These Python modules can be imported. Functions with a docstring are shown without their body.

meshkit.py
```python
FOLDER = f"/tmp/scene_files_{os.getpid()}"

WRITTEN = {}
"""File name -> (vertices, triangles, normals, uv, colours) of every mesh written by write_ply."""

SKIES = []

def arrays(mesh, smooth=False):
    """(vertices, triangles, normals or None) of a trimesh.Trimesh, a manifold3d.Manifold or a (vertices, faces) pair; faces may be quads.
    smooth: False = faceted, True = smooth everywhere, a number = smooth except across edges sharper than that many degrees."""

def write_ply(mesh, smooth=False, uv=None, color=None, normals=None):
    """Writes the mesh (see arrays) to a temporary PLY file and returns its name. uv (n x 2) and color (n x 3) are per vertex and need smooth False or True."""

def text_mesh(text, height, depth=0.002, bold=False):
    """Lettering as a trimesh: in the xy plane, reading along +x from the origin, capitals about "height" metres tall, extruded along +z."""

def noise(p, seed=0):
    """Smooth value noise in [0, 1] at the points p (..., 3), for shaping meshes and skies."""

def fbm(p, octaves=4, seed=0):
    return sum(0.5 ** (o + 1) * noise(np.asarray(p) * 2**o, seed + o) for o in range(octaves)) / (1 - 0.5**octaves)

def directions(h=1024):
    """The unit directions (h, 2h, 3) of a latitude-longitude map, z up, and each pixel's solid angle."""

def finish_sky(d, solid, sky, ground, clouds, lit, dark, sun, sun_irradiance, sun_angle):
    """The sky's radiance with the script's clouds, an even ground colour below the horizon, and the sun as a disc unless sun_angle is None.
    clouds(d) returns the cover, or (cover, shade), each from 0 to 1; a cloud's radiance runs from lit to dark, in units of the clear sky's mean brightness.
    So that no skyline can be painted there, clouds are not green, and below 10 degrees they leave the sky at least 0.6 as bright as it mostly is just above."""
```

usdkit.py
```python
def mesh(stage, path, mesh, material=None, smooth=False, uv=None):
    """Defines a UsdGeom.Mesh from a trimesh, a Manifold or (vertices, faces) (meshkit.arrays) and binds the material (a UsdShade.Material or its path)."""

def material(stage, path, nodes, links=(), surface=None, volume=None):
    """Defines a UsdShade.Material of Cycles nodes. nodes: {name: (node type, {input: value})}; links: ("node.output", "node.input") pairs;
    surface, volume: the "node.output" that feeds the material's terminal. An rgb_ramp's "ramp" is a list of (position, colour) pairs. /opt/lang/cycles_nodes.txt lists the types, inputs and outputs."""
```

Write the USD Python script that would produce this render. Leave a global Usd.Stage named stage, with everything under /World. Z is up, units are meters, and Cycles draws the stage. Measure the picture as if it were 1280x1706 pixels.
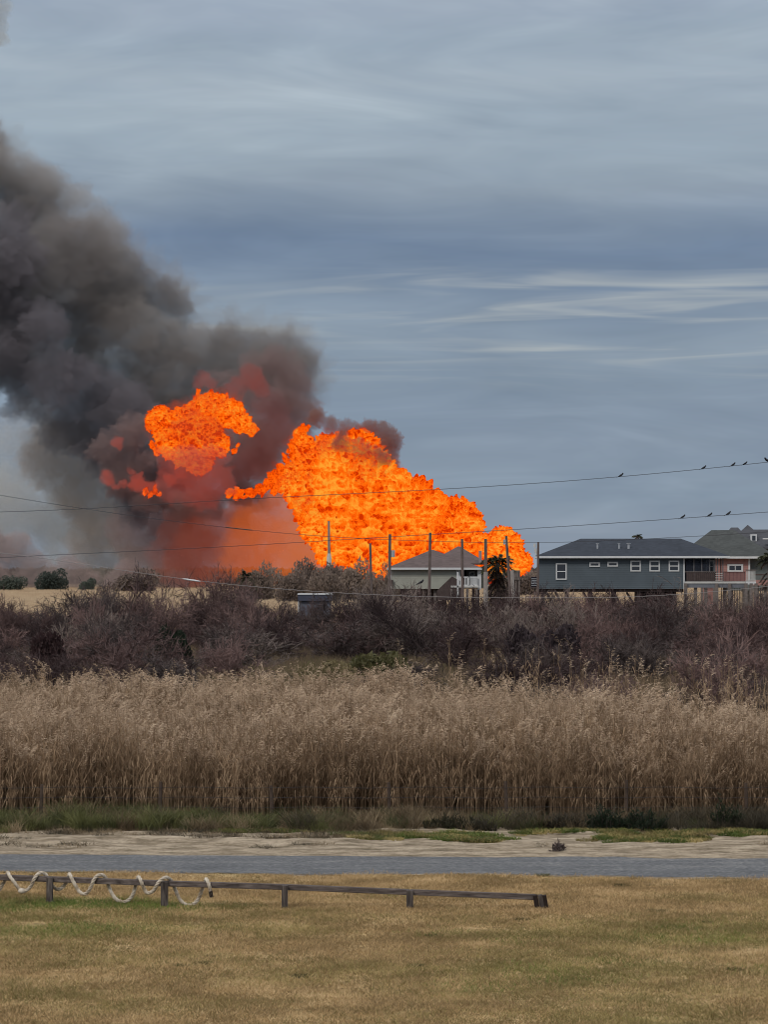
import math, random, numpy as np, trimesh, usdkit, meshkit
from pxr import Usd, UsdGeom, UsdLux, UsdShade, Gf, Sdf, Vt

# ------------------------------------------------------------------ stage, camera, sky, sun
stage = Usd.Stage.CreateInMemory()
UsdGeom.SetStageUpAxis(stage, 'Z')
UsdGeom.Xform.Define(stage, '/World')
UsdGeom.Scope.Define(stage, '/World/Looks')
RNG = np.random.default_rng(11)
F, CX, HZ, EYE = 4500.0, 640.0, 955.0, 5.5          # focal length, principal point and horizon in photo pixels; eye height in metres

cam = UsdGeom.Camera.Define(stage, '/World/camera')
cam.CreateHorizontalApertureAttr(36.0)
cam.CreateVerticalApertureAttr(36.0 * 1706 / 1280)
cam.CreateFocalLengthAttr(36.0 * F / 1280)
cam.CreateVerticalApertureOffsetAttr((HZ - 853.0) / 1280 * 36.0)
cam.CreateClippingRangeAttr(Gf.Vec2f(0.5, 20000))
cam.AddTranslateOp().Set(Gf.Vec3d(0, 0, EYE))
cam.AddRotateXOp().Set(90)
cam.CreateExposureAttr(0.0)

SUN_EL, SUN_DIR = math.radians(42), np.array([-0.55, -0.83])   # veiled sun, high behind the camera's left shoulder
sun_to = np.array([*(SUN_DIR / np.linalg.norm(SUN_DIR) * math.cos(SUN_EL)), math.sin(SUN_EL)])

def lin(r, g, b):
    """sRGB 0..255 to linear"""
    c = np.array([r, g, b]) / 255.0
    return tuple(np.where(c <= 0.04045, c / 12.92, ((c + 0.055) / 1.055) ** 2.4))

SKY_S = 0.1
def SC(r, g, b):
    c = np.array(lin(r, g, b)); return tuple((c * 0.80 + c.mean() * 0.20) / SKY_S)
ZMAX = 0.30
def zz(py): return (HZ - py) / F / ZMAX
sky_ramp = [(0.0, SC(140, 155, 176)), (zz(880), SC(134, 151, 172)), (zz(800), SC(124, 146, 170)), (zz(700), SC(119, 139, 164)), (zz(620), SC(122, 142, 165)),
            (zz(545), SC(130, 149, 170)), (zz(490), SC(117, 138, 164)), (zz(425), SC(103, 126, 157)), (zz(375), SC(114, 134, 160)), (zz(300), SC(131, 148, 167)),
            (zz(210), SC(154, 172, 187)), (zz(140), SC(160, 176, 190)), (zz(60), SC(150, 168, 185)), (zz(0), SC(156, 172, 190)), (0.85, SC(160, 176, 192)), (1.0, SC(168, 182, 196))]
world = usdkit.material(stage, '/World/Looks/sky_material', {
    'sky': ('sky_texture', {'sky_type': 'single_scattering', 'sun_disc': False, 'sun_elevation': float(SUN_EL), 'sun_rotation': float(math.atan2(sun_to[0], sun_to[1])), 'altitude': 10.0}),
    'tc': ('texture_coordinate', {}),
    'sep': ('separate_xyz', {}),
    'm1': ('mapping', {'scale': (5.0, 5.0, 22.0), 'rotation': (0.0, 0.012, 0.0)}), 'n1': ('noise_texture', {'scale': 1.0, 'detail': 3.0, 'roughness': 0.45, 'distortion': 0.4}),
    'm2': ('mapping', {'scale': (8.0, 8.0, 42.0), 'location': (3.0, 1.0, 4.0), 'rotation': (0.0, 0.02, 0.0)}), 'n2': ('noise_texture', {'scale': 1.0, 'detail': 4.0, 'roughness': 0.5, 'distortion': 1.1}),
    'm3': ('mapping', {'scale': (22.0, 22.0, 120.0), 'location': (1.0, 7.0, 2.0), 'rotation': (0.0, 0.012, 0.0)}), 'n3': ('noise_texture', {'scale': 1.0, 'detail': 3.0}),
    'warp': ('math', {'math_type': 'multiply_add', 'value2': 0.060, 'value3': -0.030}), 'zw': ('math', {'math_type': 'add'}), 'zn': ('math', {'math_type': 'divide', 'value2': ZMAX, 'use_clamp': True}),
    'ramp': ('rgb_ramp', {'ramp': sky_ramp}),
    'streak': ('rgb_ramp', {'ramp': [(0.25, (0.82, 0.845, 0.88)), (0.45, (0.95, 0.958, 0.97)), (0.57, (1.05, 1.045, 1.035)), (0.70, (1.20, 1.18, 1.15)), (1.0, (1.30, 1.27, 1.22))]}),
    'fine': ('map_range', {'from_min': 0.2, 'from_max': 0.8, 'to_min': 0.95, 'to_max': 1.05}), 'finec': ('combine_color', {}),
    'mul': ('mix_color', {'blend_type': 'multiply', 'fac': 1.0, 'use_clamp': False}), 'mul2': ('mix_color', {'blend_type': 'multiply', 'fac': 1.0, 'use_clamp': False}),
    'm4': ('mapping', {'scale': (9.0, 9.0, 120.0), 'location': (5.2, 2.0, 1.0), 'rotation': (0.0, 0.03, 0.0)}), 'n4': ('noise_texture', {'scale': 1.0, 'detail': 3.0, 'roughness': 0.45, 'distortion': 1.5}),
    'sk': ('map_range', {'range_type': 'smoothstep', 'from_min': 0.44, 'from_max': 0.86}), 'bm': ('rgb_ramp', {'ramp': [(0.22, (0, 0, 0)), (0.27, (1, 1, 1)), (0.345, (1, 1, 1)), (0.385, (0, 0, 0))]}), 'bz': ('math', {'math_type': 'divide', 'value2': ZMAX, 'use_clamp': True}), 'sm': ('math', {'math_type': 'multiply'}), 'sm2': ('math', {'math_type': 'multiply', 'value2': 0.8, 'use_clamp': True}),
    'warm': ('mix_color', {'blend_type': 'mix', 'b': SC(178, 184, 184), 'use_clamp': False}),
    'up': ('map_range', {'from_min': 0.22, 'from_max': 1.0, 'to_min': 0.0, 'to_max': 1.0, 'clamp': True}),
    'zen': ('mix_color', {'blend_type': 'mix', 'b': tuple(np.array((0.64, 0.66, 0.69)) / SKY_S * 1.9), 'use_clamp': False}),
    'cover': ('mix_color', {'blend_type': 'mix', 'fac': 0.93, 'use_clamp': False}),
    'bg': ('background_shader', {'strength': SKY_S}),
}, [('tc.generated', 'sep.vector'), ('tc.generated', 'm1.vector'), ('m1.vector', 'n1.vector'), ('tc.generated', 'm2.vector'), ('m2.vector', 'n2.vector'), ('tc.generated', 'm3.vector'), ('m3.vector', 'n3.vector'),
    ('n1.fac', 'warp.value1'), ('sep.z', 'zw.value1'), ('warp.value', 'zw.value2'), ('zw.value', 'zn.value1'), ('zn.value', 'ramp.fac'),
    ('n2.fac', 'streak.fac'), ('ramp.color', 'mul.a'), ('streak.color', 'mul.b'), ('n3.fac', 'fine.value'), ('fine.result', 'finec.r'), ('fine.result', 'finec.g'), ('fine.result', 'finec.b'),
    ('mul.result', 'mul2.a'), ('finec.color', 'mul2.b'), ('sep.z', 'up.value'), ('up.result', 'zen.fac'), ('mul2.result', 'zen.a'),
    ('sky.color', 'cover.a'), ('zen.result', 'warm.a'), ('warm.result', 'cover.b'), ('tc.generated', 'm4.vector'), ('m4.vector', 'n4.vector'), ('n4.fac', 'sk.value'), ('sep.z', 'bz.value1'), ('bz.value', 'bm.fac'), ('sk.result', 'sm.value1'), ('bm.color', 'sm.value2'), ('sm.value', 'sm2.value1'), ('sm2.value', 'warm.fac'), ('cover.result', 'bg.color')], surface='bg.background')
sky = UsdLux.DomeLight.Define(stage, '/World/sky')
sky.CreateIntensityAttr(1.0)
UsdShade.MaterialBindingAPI.Apply(sky.GetPrim()).Bind(world)
sky.GetPrim().SetCustomDataByKey('kind', 'structure')
sky.GetPrim().SetCustomDataByKey('label', 'grey blue overcast sky with long flat cloud bands')

sun = UsdLux.DistantLight.Define(stage, '/World/sun')
sun.CreateIntensityAttr(0.40); sun.CreateAngleAttr(12.0); sun.CreateNormalizeAttr(True)
sun.CreateColorAttr(Gf.Vec3f(1.0, 0.95, 0.88))
az = math.degrees(math.atan2(sun_to[1], sun_to[0]))
sun.AddRotateZOp().Set(az + 90)
sun.AddRotateXOp().Set(90 - math.degrees(SUN_EL))

# ------------------------------------------------------------------ helpers
def at(px, py, Y):
    """The point at depth Y that lies at pixel (px, py) of the photograph."""
    return np.array([(px - CX) / F * Y, Y, EYE + (HZ - py) / F * Y])
def gx(px, Y): return (px - CX) / F * Y
def gy(py): return F * EYE / (py - HZ)              # depth of a ground point

_used = {}
def path_for(name, parent='/World'):
    k = (str(parent), name)
    n = _used.get(k, 0); _used[k] = n + 1
    return f'{parent}/{name}' if n == 0 else f'{parent}/{name}_{n:03d}'
def setd(prim, label=None, cat=None, group=None, kind=None):
    for key, v in (('label', label), ('category', cat), ('group', group), ('kind', kind)):
        if v: prim.SetCustomDataByKey(key, v)
    return prim
def thing(name, label, cat, loc=(0, 0, 0), rotz=0.0, group=None, scale=None, kind=None):
    x = UsdGeom.Xform.Define(stage, path_for(name))
    x.AddTranslateOp().Set(Gf.Vec3d(*map(float, loc)))
    if rotz: x.AddRotateZOp().Set(math.degrees(rotz))
    if scale is not None: x.AddScaleOp().Set(Gf.Vec3f(*np.broadcast_to(np.asarray(scale, float), 3).tolist()))
    return setd(x.GetPrim(), label, cat, group, kind)
def obj(name, mesh, mat, parent=None, smooth=False, **kw):
    p = parent.GetPath() if parent is not None else '/World'
    m = usdkit.mesh(stage, path_for(name, p), mesh, mat, smooth)
    return setd(m.GetPrim(), kw.get('label'), kw.get('cat'), kw.get('group'), kw.get('kind'))
def dup(src, name, loc, rotz=0.0, scale=None, label=None, cat=None, group=None):
    t = thing(name, label, cat, loc, rotz, group, scale)
    t.GetReferences().AddInternalReference(src.GetPath() if hasattr(src, 'GetPath') else src)
    t.SetInstanceable(True)
    return t

class MB:
    """Collects shapes into one mesh."""
    def __init__(s): s.v, s.f, s.n = [], [], 0
    def add(s, v, f):
        v = np.asarray(v, float).reshape(-1, 3); f = np.asarray(f, int)
        if f.shape[1] == 4: f = np.vstack([f[:, [0, 1, 2]], f[:, [0, 2, 3]]])
        s.v.append(v); s.f.append(f + s.n); s.n += len(v); return s
    def tm(s, m): return s.add(m.vertices, m.faces)
    def box(s, c, size, rz=0.0, bevel=0.0):
        m = chamfer_box(size, bevel) if bevel else trimesh.creation.box(size)
        if rz: m.apply_transform(trimesh.transformations.rotation_matrix(rz, [0, 0, 1]))
        m.apply_translation(c); return s.tm(m)
    def b2(s, lo, hi): lo, hi = np.minimum(lo, hi), np.maximum(lo, hi); return s.box((lo + hi) / 2, hi - lo)
    def tube(s, pts, rad, sides=6, caps=True):
        pts = np.asarray(pts, float); rad = np.broadcast_to(np.asarray(rad, float), len(pts))
        v, f = tube(pts, rad, sides)
        if caps:
            n = len(v); v = np.vstack([v, pts[0], pts[-1]]); k = np.arange(sides); e = (len(pts) - 1) * sides
            f = np.vstack([f, np.stack([np.full(sides, n), (k + 1) % sides, k], 1), np.stack([np.full(sides, n + 1), e + k, e + (k + 1) % sides], 1)])
        return s.add(v, f)
    def beam(s, a, b, w, h):
        """a bar of section w (horizontal) x h from a to b"""
        a, b = np.asarray(a, float), np.asarray(b, float); d = b - a; L = np.linalg.norm(d); d /= L
        up = np.array([0, 0, 1.0]) if abs(d[2]) < 0.95 else np.array([0, 1.0, 0])
        sd = np.cross(d, up); sd /= np.linalg.norm(sd); u = np.cross(sd, d)
        q = [sd * (i * w / 2) + u * (j * h / 2) for i, j in ((-1, -1), (1, -1), (1, 1), (-1, 1))]
        v = [a + x for x in q] + [b + x for x in q]
        return s.add(v, [[0, 1, 2, 3], [7, 6, 5, 4], [0, 4, 5, 1], [1, 5, 6, 2], [2, 6, 7, 3], [3, 7, 4, 0]])
    def arr(s): return np.vstack(s.v), np.vstack(s.f)
    def build(s, name, mat, parent=None, smooth=False, **kw): return obj(name, s.arr(), mat, parent, smooth, **kw)

def chamfer_box(size, b):
    sx, sy, sz = np.array(size) / 2.0; pts = []
    for i in (-1, 1):
        for j in (-1, 1):
            for k in (-1, 1):
                pts += [(i * (sx - b), j * (sy - b), k * sz), (i * (sx - b), j * sy, k * (sz - b)), (i * sx, j * (sy - b), k * (sz - b))]
    return trimesh.convex.convex_hull(np.array(pts))
def tube(pts, rad, sides):
    t = np.gradient(pts, axis=0); t /= np.linalg.norm(t, axis=1, keepdims=True) + 1e-12
    m = t.mean(0); ref = np.array([0, 0, 1.0]) if abs(m[2]) < 0.8 * np.linalg.norm(m) + 1e-9 else np.array([1.0, 0, 0])
    a = np.cross(t, ref); a /= np.linalg.norm(a, axis=1, keepdims=True) + 1e-12; b = np.cross(t, a)
    ang = np.arange(sides) * 2 * np.pi / sides
    v = pts[:, None] + rad[:, None, None] * (np.cos(ang)[None, :, None] * a[:, None] + np.sin(ang)[None, :, None] * b[:, None])
    i, j = np.meshgrid(np.arange(len(pts) - 1), np.arange(sides), indexing='ij')
    q = np.stack([i * sides + j, i * sides + (j + 1) % sides, (i + 1) * sides + (j + 1) % sides, (i + 1) * sides + j], -1).reshape(-1, 4)
    return v.reshape(-1, 3), np.vstack([q[:, [0, 1, 2]], q[:, [0, 2, 3]]])

def simple(name, col, rough=0.8, spec=0.3, var=0.25, scale=6.0, bump=0.0, bscale=None, vary=0.0, tint=None):
    """Procedural material: base colour broken up by noise, optional fine relief, optional variation from object to object."""
    c = np.array(col)
    n = {'tc': ('geometry', {}), 'n': ('noise_texture', {'scale': scale, 'detail': 5.0, 'roughness': 0.6}),
         'r': ('rgb_ramp', {'ramp': [(0.25, tuple(c * (1 - var))), (0.5, tuple(c)), (0.75, tuple(np.array(tint if tint is not None else c * (1 + var))))]}),
         'p': ('principled_bsdf', {'roughness': rough, 'specular_ior_level': spec})}
    l = [('tc.position', 'n.vector'), ('n.fac', 'r.fac')]
    out = 'r.color'
    if vary:
        n |= {'oi': ('object_info', {}), 'hv': ('map_range', {'from_min': 0.0, 'from_max': 1.0, 'to_min': 1 - vary, 'to_max': 1 + vary}), 'h': ('hsv', {})}
        l += [('oi.random', 'hv.value'), ('hv.result', 'h.value'), (out, 'h.color')]; out = 'h.color'
    l.append((out, 'p.base_color'))
    if bump:
        n |= {'bn': ('noise_texture', {'scale': bscale or scale * 6, 'detail': 4.0}), 'b': ('bump', {'strength': 1.0, 'distance': bump})}
        l += [('tc.position', 'bn.vector'), ('bn.fac', 'b.height'), ('b.normal', 'p.normal')]
    return usdkit.material(stage, '/World/Looks/' + name, n, l, surface='p.BSDF')
# ------------------------------------------------------------------ ground, lawn, road, verge
def rect(x0, x1, y0, y1, z): return ([(x0, y0, z), (x1, y0, z), (x1, y1, z), (x0, y1, z)], [[0, 1, 2], [0, 2, 3]])
def grid(xs, ys, zf):
    X, Y = np.meshgrid(xs, ys); Z = zf(X, Y); nx, ny = len(xs), len(ys)
    i, j = np.meshgrid(np.arange(ny - 1), np.arange(nx - 1), indexing='ij'); a = i * nx + j
    q = np.stack([a, a + 1, a + nx + 1, a + nx], -1).reshape(-1, 4)
    return np.stack([X, Y, Z], -1).reshape(-1, 3), np.vstack([q[:, [0, 1, 2]], q[:, [0, 2, 3]]])
def fb(x, y, s, seed, o=3): return meshkit.fbm(np.stack([np.asarray(x) * s, np.asarray(y) * s, np.full(np.shape(x), 0.37 * seed)], -1), o, seed) - 0.5

def road_near(x): return 49.30 - 0.075 * x + 0.10 * np.sin(x * 0.9) + 0.55 * fb(x, x * 0, 1.3, 3, 4)
def road_far(x): return 52.45 - 0.055 * x + 0.75 * fb(x, x * 0, 1.1, 4, 4)

soil = simple('scrub_soil', lin(96, 84, 72), 0.95, 0.1, 0.35, 1.3, 0.03, 14)
lawn_m = usdkit.material(stage, '/World/Looks/dry_lawn', {
    'g': ('geometry', {}), 'm': ('mapping', {'scale': (0.35, 0.75, 1.0)}), 'n': ('noise_texture', {'scale': 1.0, 'detail': 6.0, 'roughness': 0.62}),
    'm2': ('mapping', {'scale': (5.0, 11.0, 1.0)}), 'n2': ('noise_texture', {'scale': 1.0, 'detail': 6.0, 'roughness': 0.7}),
    'r': ('rgb_ramp', {'ramp': [(0.30, lin(138, 118, 80)), (0.48, lin(175, 149, 107)), (0.60, lin(190, 164, 123)), (0.75, lin(168, 150, 104))]}),
    'r2': ('rgb_ramp', {'ramp': [(0.36, (0.30, 0.28, 0.24)), (0.52, (0.95, 0.95, 0.94)), (0.72, (1.25, 1.22, 1.15))]}),
    'x': ('mix_color', {'blend_type': 'multiply', 'fac': 1.0}), 'b': ('bump', {'distance': 0.04, 'strength': 1.0}), 'p': ('principled_bsdf', {'roughness': 0.95, 'specular_ior_level': 0.1})},
    [('g.position', 'm.vector'), ('m.vector', 'n.vector'), ('g.position', 'm2.vector'), ('m2.vector', 'n2.vector'), ('n.fac', 'r.fac'), ('n2.fac', 'r2.fac'), ('r.color', 'x.a'), ('r2.color', 'x.b'),
     ('x.result', 'p.base_color'), ('n2.fac', 'b.height'), ('b.normal', 'p.normal')], surface='p.BSDF')
asphalt = usdkit.material(stage, '/World/Looks/asphalt', {
    'g': ('geometry', {}), 'v': ('voronoi_texture', {'scale': 26.0}), 'n': ('noise_texture', {'scale': 9.0, 'detail': 7.0, 'roughness': 0.8}), 'm': ('mapping', {'scale': (0.22, 1.9, 1.0), 'rotation': (0, 0, 0.07)}),
    'n2': ('noise_texture', {'scale': 1.0, 'detail': 5.0, 'roughness': 0.6}),
    'r': ('rgb_ramp', {'ramp': [(0.28, lin(52, 52, 55)), (0.5, lin(86, 86, 88)), (0.72, lin(126, 125, 124))]}),
    'r2': ('rgb_ramp', {'ramp': [(0.30, (0.82, 0.83, 0.86)), (0.50, (1.0, 1.0, 1.0)), (0.58, (1.14, 1.13, 1.10)), (0.68, (1.55, 1.50, 1.42))]}),
    'n3': ('noise_texture', {'scale': 1.1, 'detail': 6.0, 'roughness': 0.75}), 'r3': ('rgb_ramp', {'ramp': [(0.32, (0.74, 0.74, 0.74)), (0.5, (0.98, 0.98, 0.97)), (0.68, (1.24, 1.22, 1.18))]}), 'x3': ('mix_color', {'blend_type': 'multiply', 'fac': 1.0, 'use_clamp': False}), 'x': ('mix_color', {'blend_type': 'multiply', 'fac': 1.0}), 'b': ('bump', {'distance': 0.012}), 'p': ('principled_bsdf', {'roughness': 0.75, 'specular_ior_level': 0.3})},
    [('g.position', 'v.vector'), ('g.position', 'n.vector'), ('g.position', 'm.vector'), ('m.vector', 'n2.vector'), ('n.fac', 'r.fac'), ('n2.fac', 'r2.fac'), ('r.color', 'x.a'), ('r2.color', 'x.b'), ('g.position', 'n3.vector'), ('n3.fac', 'r3.fac'), ('x.result', 'x3.a'), ('r3.color', 'x3.b'), ('x3.result', 'p.base_color'),
     ('v.distance', 'b.height'), ('b.normal', 'p.normal')], surface='p.BSDF')
sand = usdkit.material(stage, '/World/Looks/sandy_verge', {
    'g': ('geometry', {}), 'm': ('mapping', {'scale': (1.0, 3.2, 1.0)}), 'n': ('noise_texture', {'scale': 1.2, 'detail': 7.0, 'roughness': 0.66}), 'n2': ('noise_texture', {'scale': 9.0, 'detail': 5.0, 'roughness': 0.7}),
    'r': ('rgb_ramp', {'ramp': [(0.30, lin(92, 82, 66)), (0.44, lin(130, 116, 98)), (0.58, lin(162, 147, 127)), (0.78, lin(182, 168, 148))]}),
    'r2': ('rgb_ramp', {'ramp': [(0.30, (0.62, 0.60, 0.56)), (0.5, (0.96, 0.96, 0.95)), (0.75, (1.14, 1.13, 1.12))]}), 'x': ('mix_color', {'blend_type': 'multiply', 'fac': 1.0}),
    'b': ('bump', {'distance': 0.05}), 'p': ('principled_bsdf', {'roughness': 0.95, 'specular_ior_level': 0.1})},
    [('g.position', 'm.vector'), ('m.vector', 'n.vector'), ('g.position', 'n2.vector'), ('n.fac', 'r.fac'), ('n2.fac', 'r2.fac'), ('r.color', 'x.a'), ('r2.color', 'x.b'), ('x.result', 'p.base_color'), ('n2.fac', 'b.height'), ('b.normal', 'p.normal')], surface='p.BSDF')
field_m = simple('marsh_field_ground', lin(178, 158, 128), 0.95, 0.1, 0.18, 0.05)

obj('ground', rect(-6000, 6000, -300, 9000, -0.012), soil, kind='structure', label='flat dark soil under the scrub and reeds')
obj('marsh_field', rect(-1500, 1500, 262, 1250, -0.004), field_m, kind='structure', label='flat pale straw marsh field behind the thicket')
xs = np.linspace(-16, 16, 385)
def strip(fa, fb_, z): 
    v = np.concatenate([np.stack([xs, fa(xs), np.full(len(xs), z)], 1), np.stack([xs, fb_(xs), np.full(len(xs), z)], 1)]); n = len(xs); i = np.arange(n - 1)
    return v, np.vstack([np.stack([i, i + 1, n + i + 1], 1), np.stack([i, n + i + 1, n + i], 1)])
def lawn_z(X, Y): return 0.002 + 0.05 * (fb(X, Y, 0.25, 21) + 0.5) * np.clip((48.2 - Y) / 3, 0, 1)
obj('lawn', grid(np.linspace(-16, 16, 129), np.linspace(22, 49.6, 111), lawn_z), lawn_m, smooth=True, kind='structure', label='mown dry tan lawn with greener patches')
obj('road', strip(road_near, road_far, 0.014), asphalt, kind='structure', label='narrow grey asphalt lane with worn edges')
def verge_z(X, Y):
    t = np.clip((Y - (52.3 - 0.055 * X)) / 1.3, 0, 1)
    return 0.006 + t * (0.05 + 0.22 * (fb(X * 0.7, Y * 1.3, 1.0, 31, 4) + 0.12) + 0.10 * np.clip(1 - np.abs(Y - 54.6 - 0.3 * np.sin(X)) / 0.7, 0, 1) * np.clip((2 - X) / 5, 0, 1))
obj('sandy_verge', grid(np.linspace(-16, 16, 321), np.linspace(51.0, 57.7, 90), verge_z), sand, smooth=True, kind='structure', label='uneven pale sandy verge beyond the road')
obj('sandy_edge', strip(lambda x: road_near(x) - 0.10 - 0.25 * np.clip((x - 3) / 4, 0, 1) + 0.16 * fb(x, x * 0, 3.1, 8), lambda x: road_near(x) + 0.12, 0.010), sand, kind='structure', label='thin pale sand line along the near road edge')

# ------------------------------------------------------------------ grass: small blades by the thousand
def blade_mat(name, cols, rough=0.7, trans=0.25, vary=0.40, scale=1.2):
    cs = [np.array(lin(*c)) for c in cols]
    n = {'oi': ('object_info', {}), 'g': ('geometry', {}), 'n': ('noise_texture', {'scale': scale, 'detail': 2.0}), 'ad': ('math', {'math_type': 'multiply_add', 'value2': 0.45}), 'ad2': ('math', {'math_type': 'multiply_add', 'value2': vary, 'value3': -0.45 * vary}),
         'ad3': ('math', {'math_type': 'multiply_add', 'value2': 0.38}),
         'r': ('rgb_ramp', {'ramp': [(0.15 + 0.7 * i / max(len(cs) - 1, 1), tuple(c)) for i, c in enumerate(cs)]}), 'd': ('principled_bsdf', {'roughness': rough, 'specular_ior_level': 0.2}), 't': ('translucent_bsdf', {}), 'm': ('mix_closure', {'fac': trans})}
    l = [('oi.random', 'ad2.value1'), ('g.position', 'n.vector'), ('n.fac', 'ad.value1'), ('ad2.value', 'ad.value3'), ('g.random_per_island', 'ad3.value1'), ('ad.value', 'ad3.value3'), ('ad3.value', 'r.fac'), ('r.color', 'd.base_color'), ('r.color', 't.color'), ('d.BSDF', 'm.closure1'), ('t.BSDF', 'm.closure2')]
    return usdkit.material(stage, '/World/Looks/' + name, n, l, surface='m.closure')
def blades(rng, n, rad, h0, h1, w, lean, segs=2, square=False):
    """n bent blades: (v, f)"""
    base = (rng.random((n, 2)) * 2 - 1) * rad if square else None
    if base is None:
        a = rng.random(n) * 2 * np.pi; q = np.sqrt(rng.random(n)) * rad; base = np.stack([np.cos(a) * q, np.sin(a) * q], 1)
    h = h0 + (h1 - h0) * rng.random(n); az = rng.random(n) * 2 * np.pi; ln = lean * (0.3 + rng.random(n)); fa = rng.random(n) * np.pi
    side = np.stack([np.cos(fa), np.sin(fa), np.zeros(n)], 1); dirv = np.stack([np.cos(az), np.sin(az), np.zeros(n)], 1)
    t = np.linspace(0, 1, segs + 1); V = []
    for k in t:
        c = np.concatenate([base, (h * k * (1 - 0.25 * ln * k))[:, None]], 1) + dirv * (ln * h * k * k)[:, None]
        wd = w * (1 - k * 0.85)
        V += [c - side * wd / 2, c + side * wd / 2]
    V = np.stack(V, 1); m = V.shape[1]; off = np.arange(n)[:, None] * m
    F_ = []
    for k in range(segs):
        F_ += [off + np.array([2 * k, 2 * k + 1, 2 * k + 3]), off + np.array([2 * k, 2 * k + 3, 2 * k + 2])]
    return V.reshape(-1, 3), np.vstack(F_)
def instancer(name, protos, pos, idx, rot, scl, label, **kw):
    """protos: list of (mesh or [(name, mesh, material)...], material)"""
    pi = UsdGeom.PointInstancer.Define(stage, path_for(name)); P = pi.GetPath(); rel = pi.CreatePrototypesRel()
    for k, pr in enumerate(protos):
        x = UsdGeom.Xform.Define(stage, P.AppendChild(f'{pr[0]}_{k:03d}' if k else pr[0]))
        for nm, me, ma, sm in pr[1]: usdkit.mesh(stage, str(x.GetPath()) + '/' + nm, me, ma, sm)
        rel.AddTarget(x.GetPath())
    n = len(pos)
    pi.CreatePositionsAttr(Vt.Vec3fArray.FromNumpy(np.asarray(pos, np.float32)))
    pi.CreateProtoIndicesAttr(Vt.IntArray.FromNumpy(np.asarray(idx, np.int32)))
    half = np.asarray(rot) / 2; pi.CreateOrientationsAttr(Vt.QuathArray([Gf.Quath(float(math.cos(a)), 0, 0, float(math.sin(a))) for a in half]))
    s = np.asarray(scl, np.float32); s = np.repeat(s[:, None], 3, 1) if s.ndim == 1 else s
    pi.CreateScalesAttr(Vt.Vec3fArray.FromNumpy(s))
    return setd(pi.GetPrim(), label, kw.get('cat'), kw.get('group'), 'stuff')

straw = blade_mat('straw_blades', [(126, 104, 70), (186, 157, 114), (222, 196, 154), (243, 224, 190)], scale=0.9)
olive = blade_mat('olive_blades', [(108, 97, 58), (156, 139, 90), (194, 171, 122), (220, 197, 154)], scale=0.9)
green = blade_mat('green_blades', [(82, 98, 44), (112, 124, 58), (142, 144, 78), (168, 160, 102)])
r = np.random.default_rng(21)
lp = [('tuft', [('blades', blades(r, 230, 0.42, 0.015, 0.062, 0.012, 1.3, 1, True), m, False)]) for m in (straw, straw, straw, olive, olive, green)]
N = 5200
px_ = r.random(N) * 21 - 10.5; py_ = 31.5 + r.random(N) * 18.2
k = (np.abs(px_) < py_ * 0.1422 + 0.9) & (py_ < road_near(px_) - 0.25); px_, py_ = px_[k], py_[k]
gm = fb(px_, py_ * 2.0, 0.35, 41, 4) * 1.25
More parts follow.
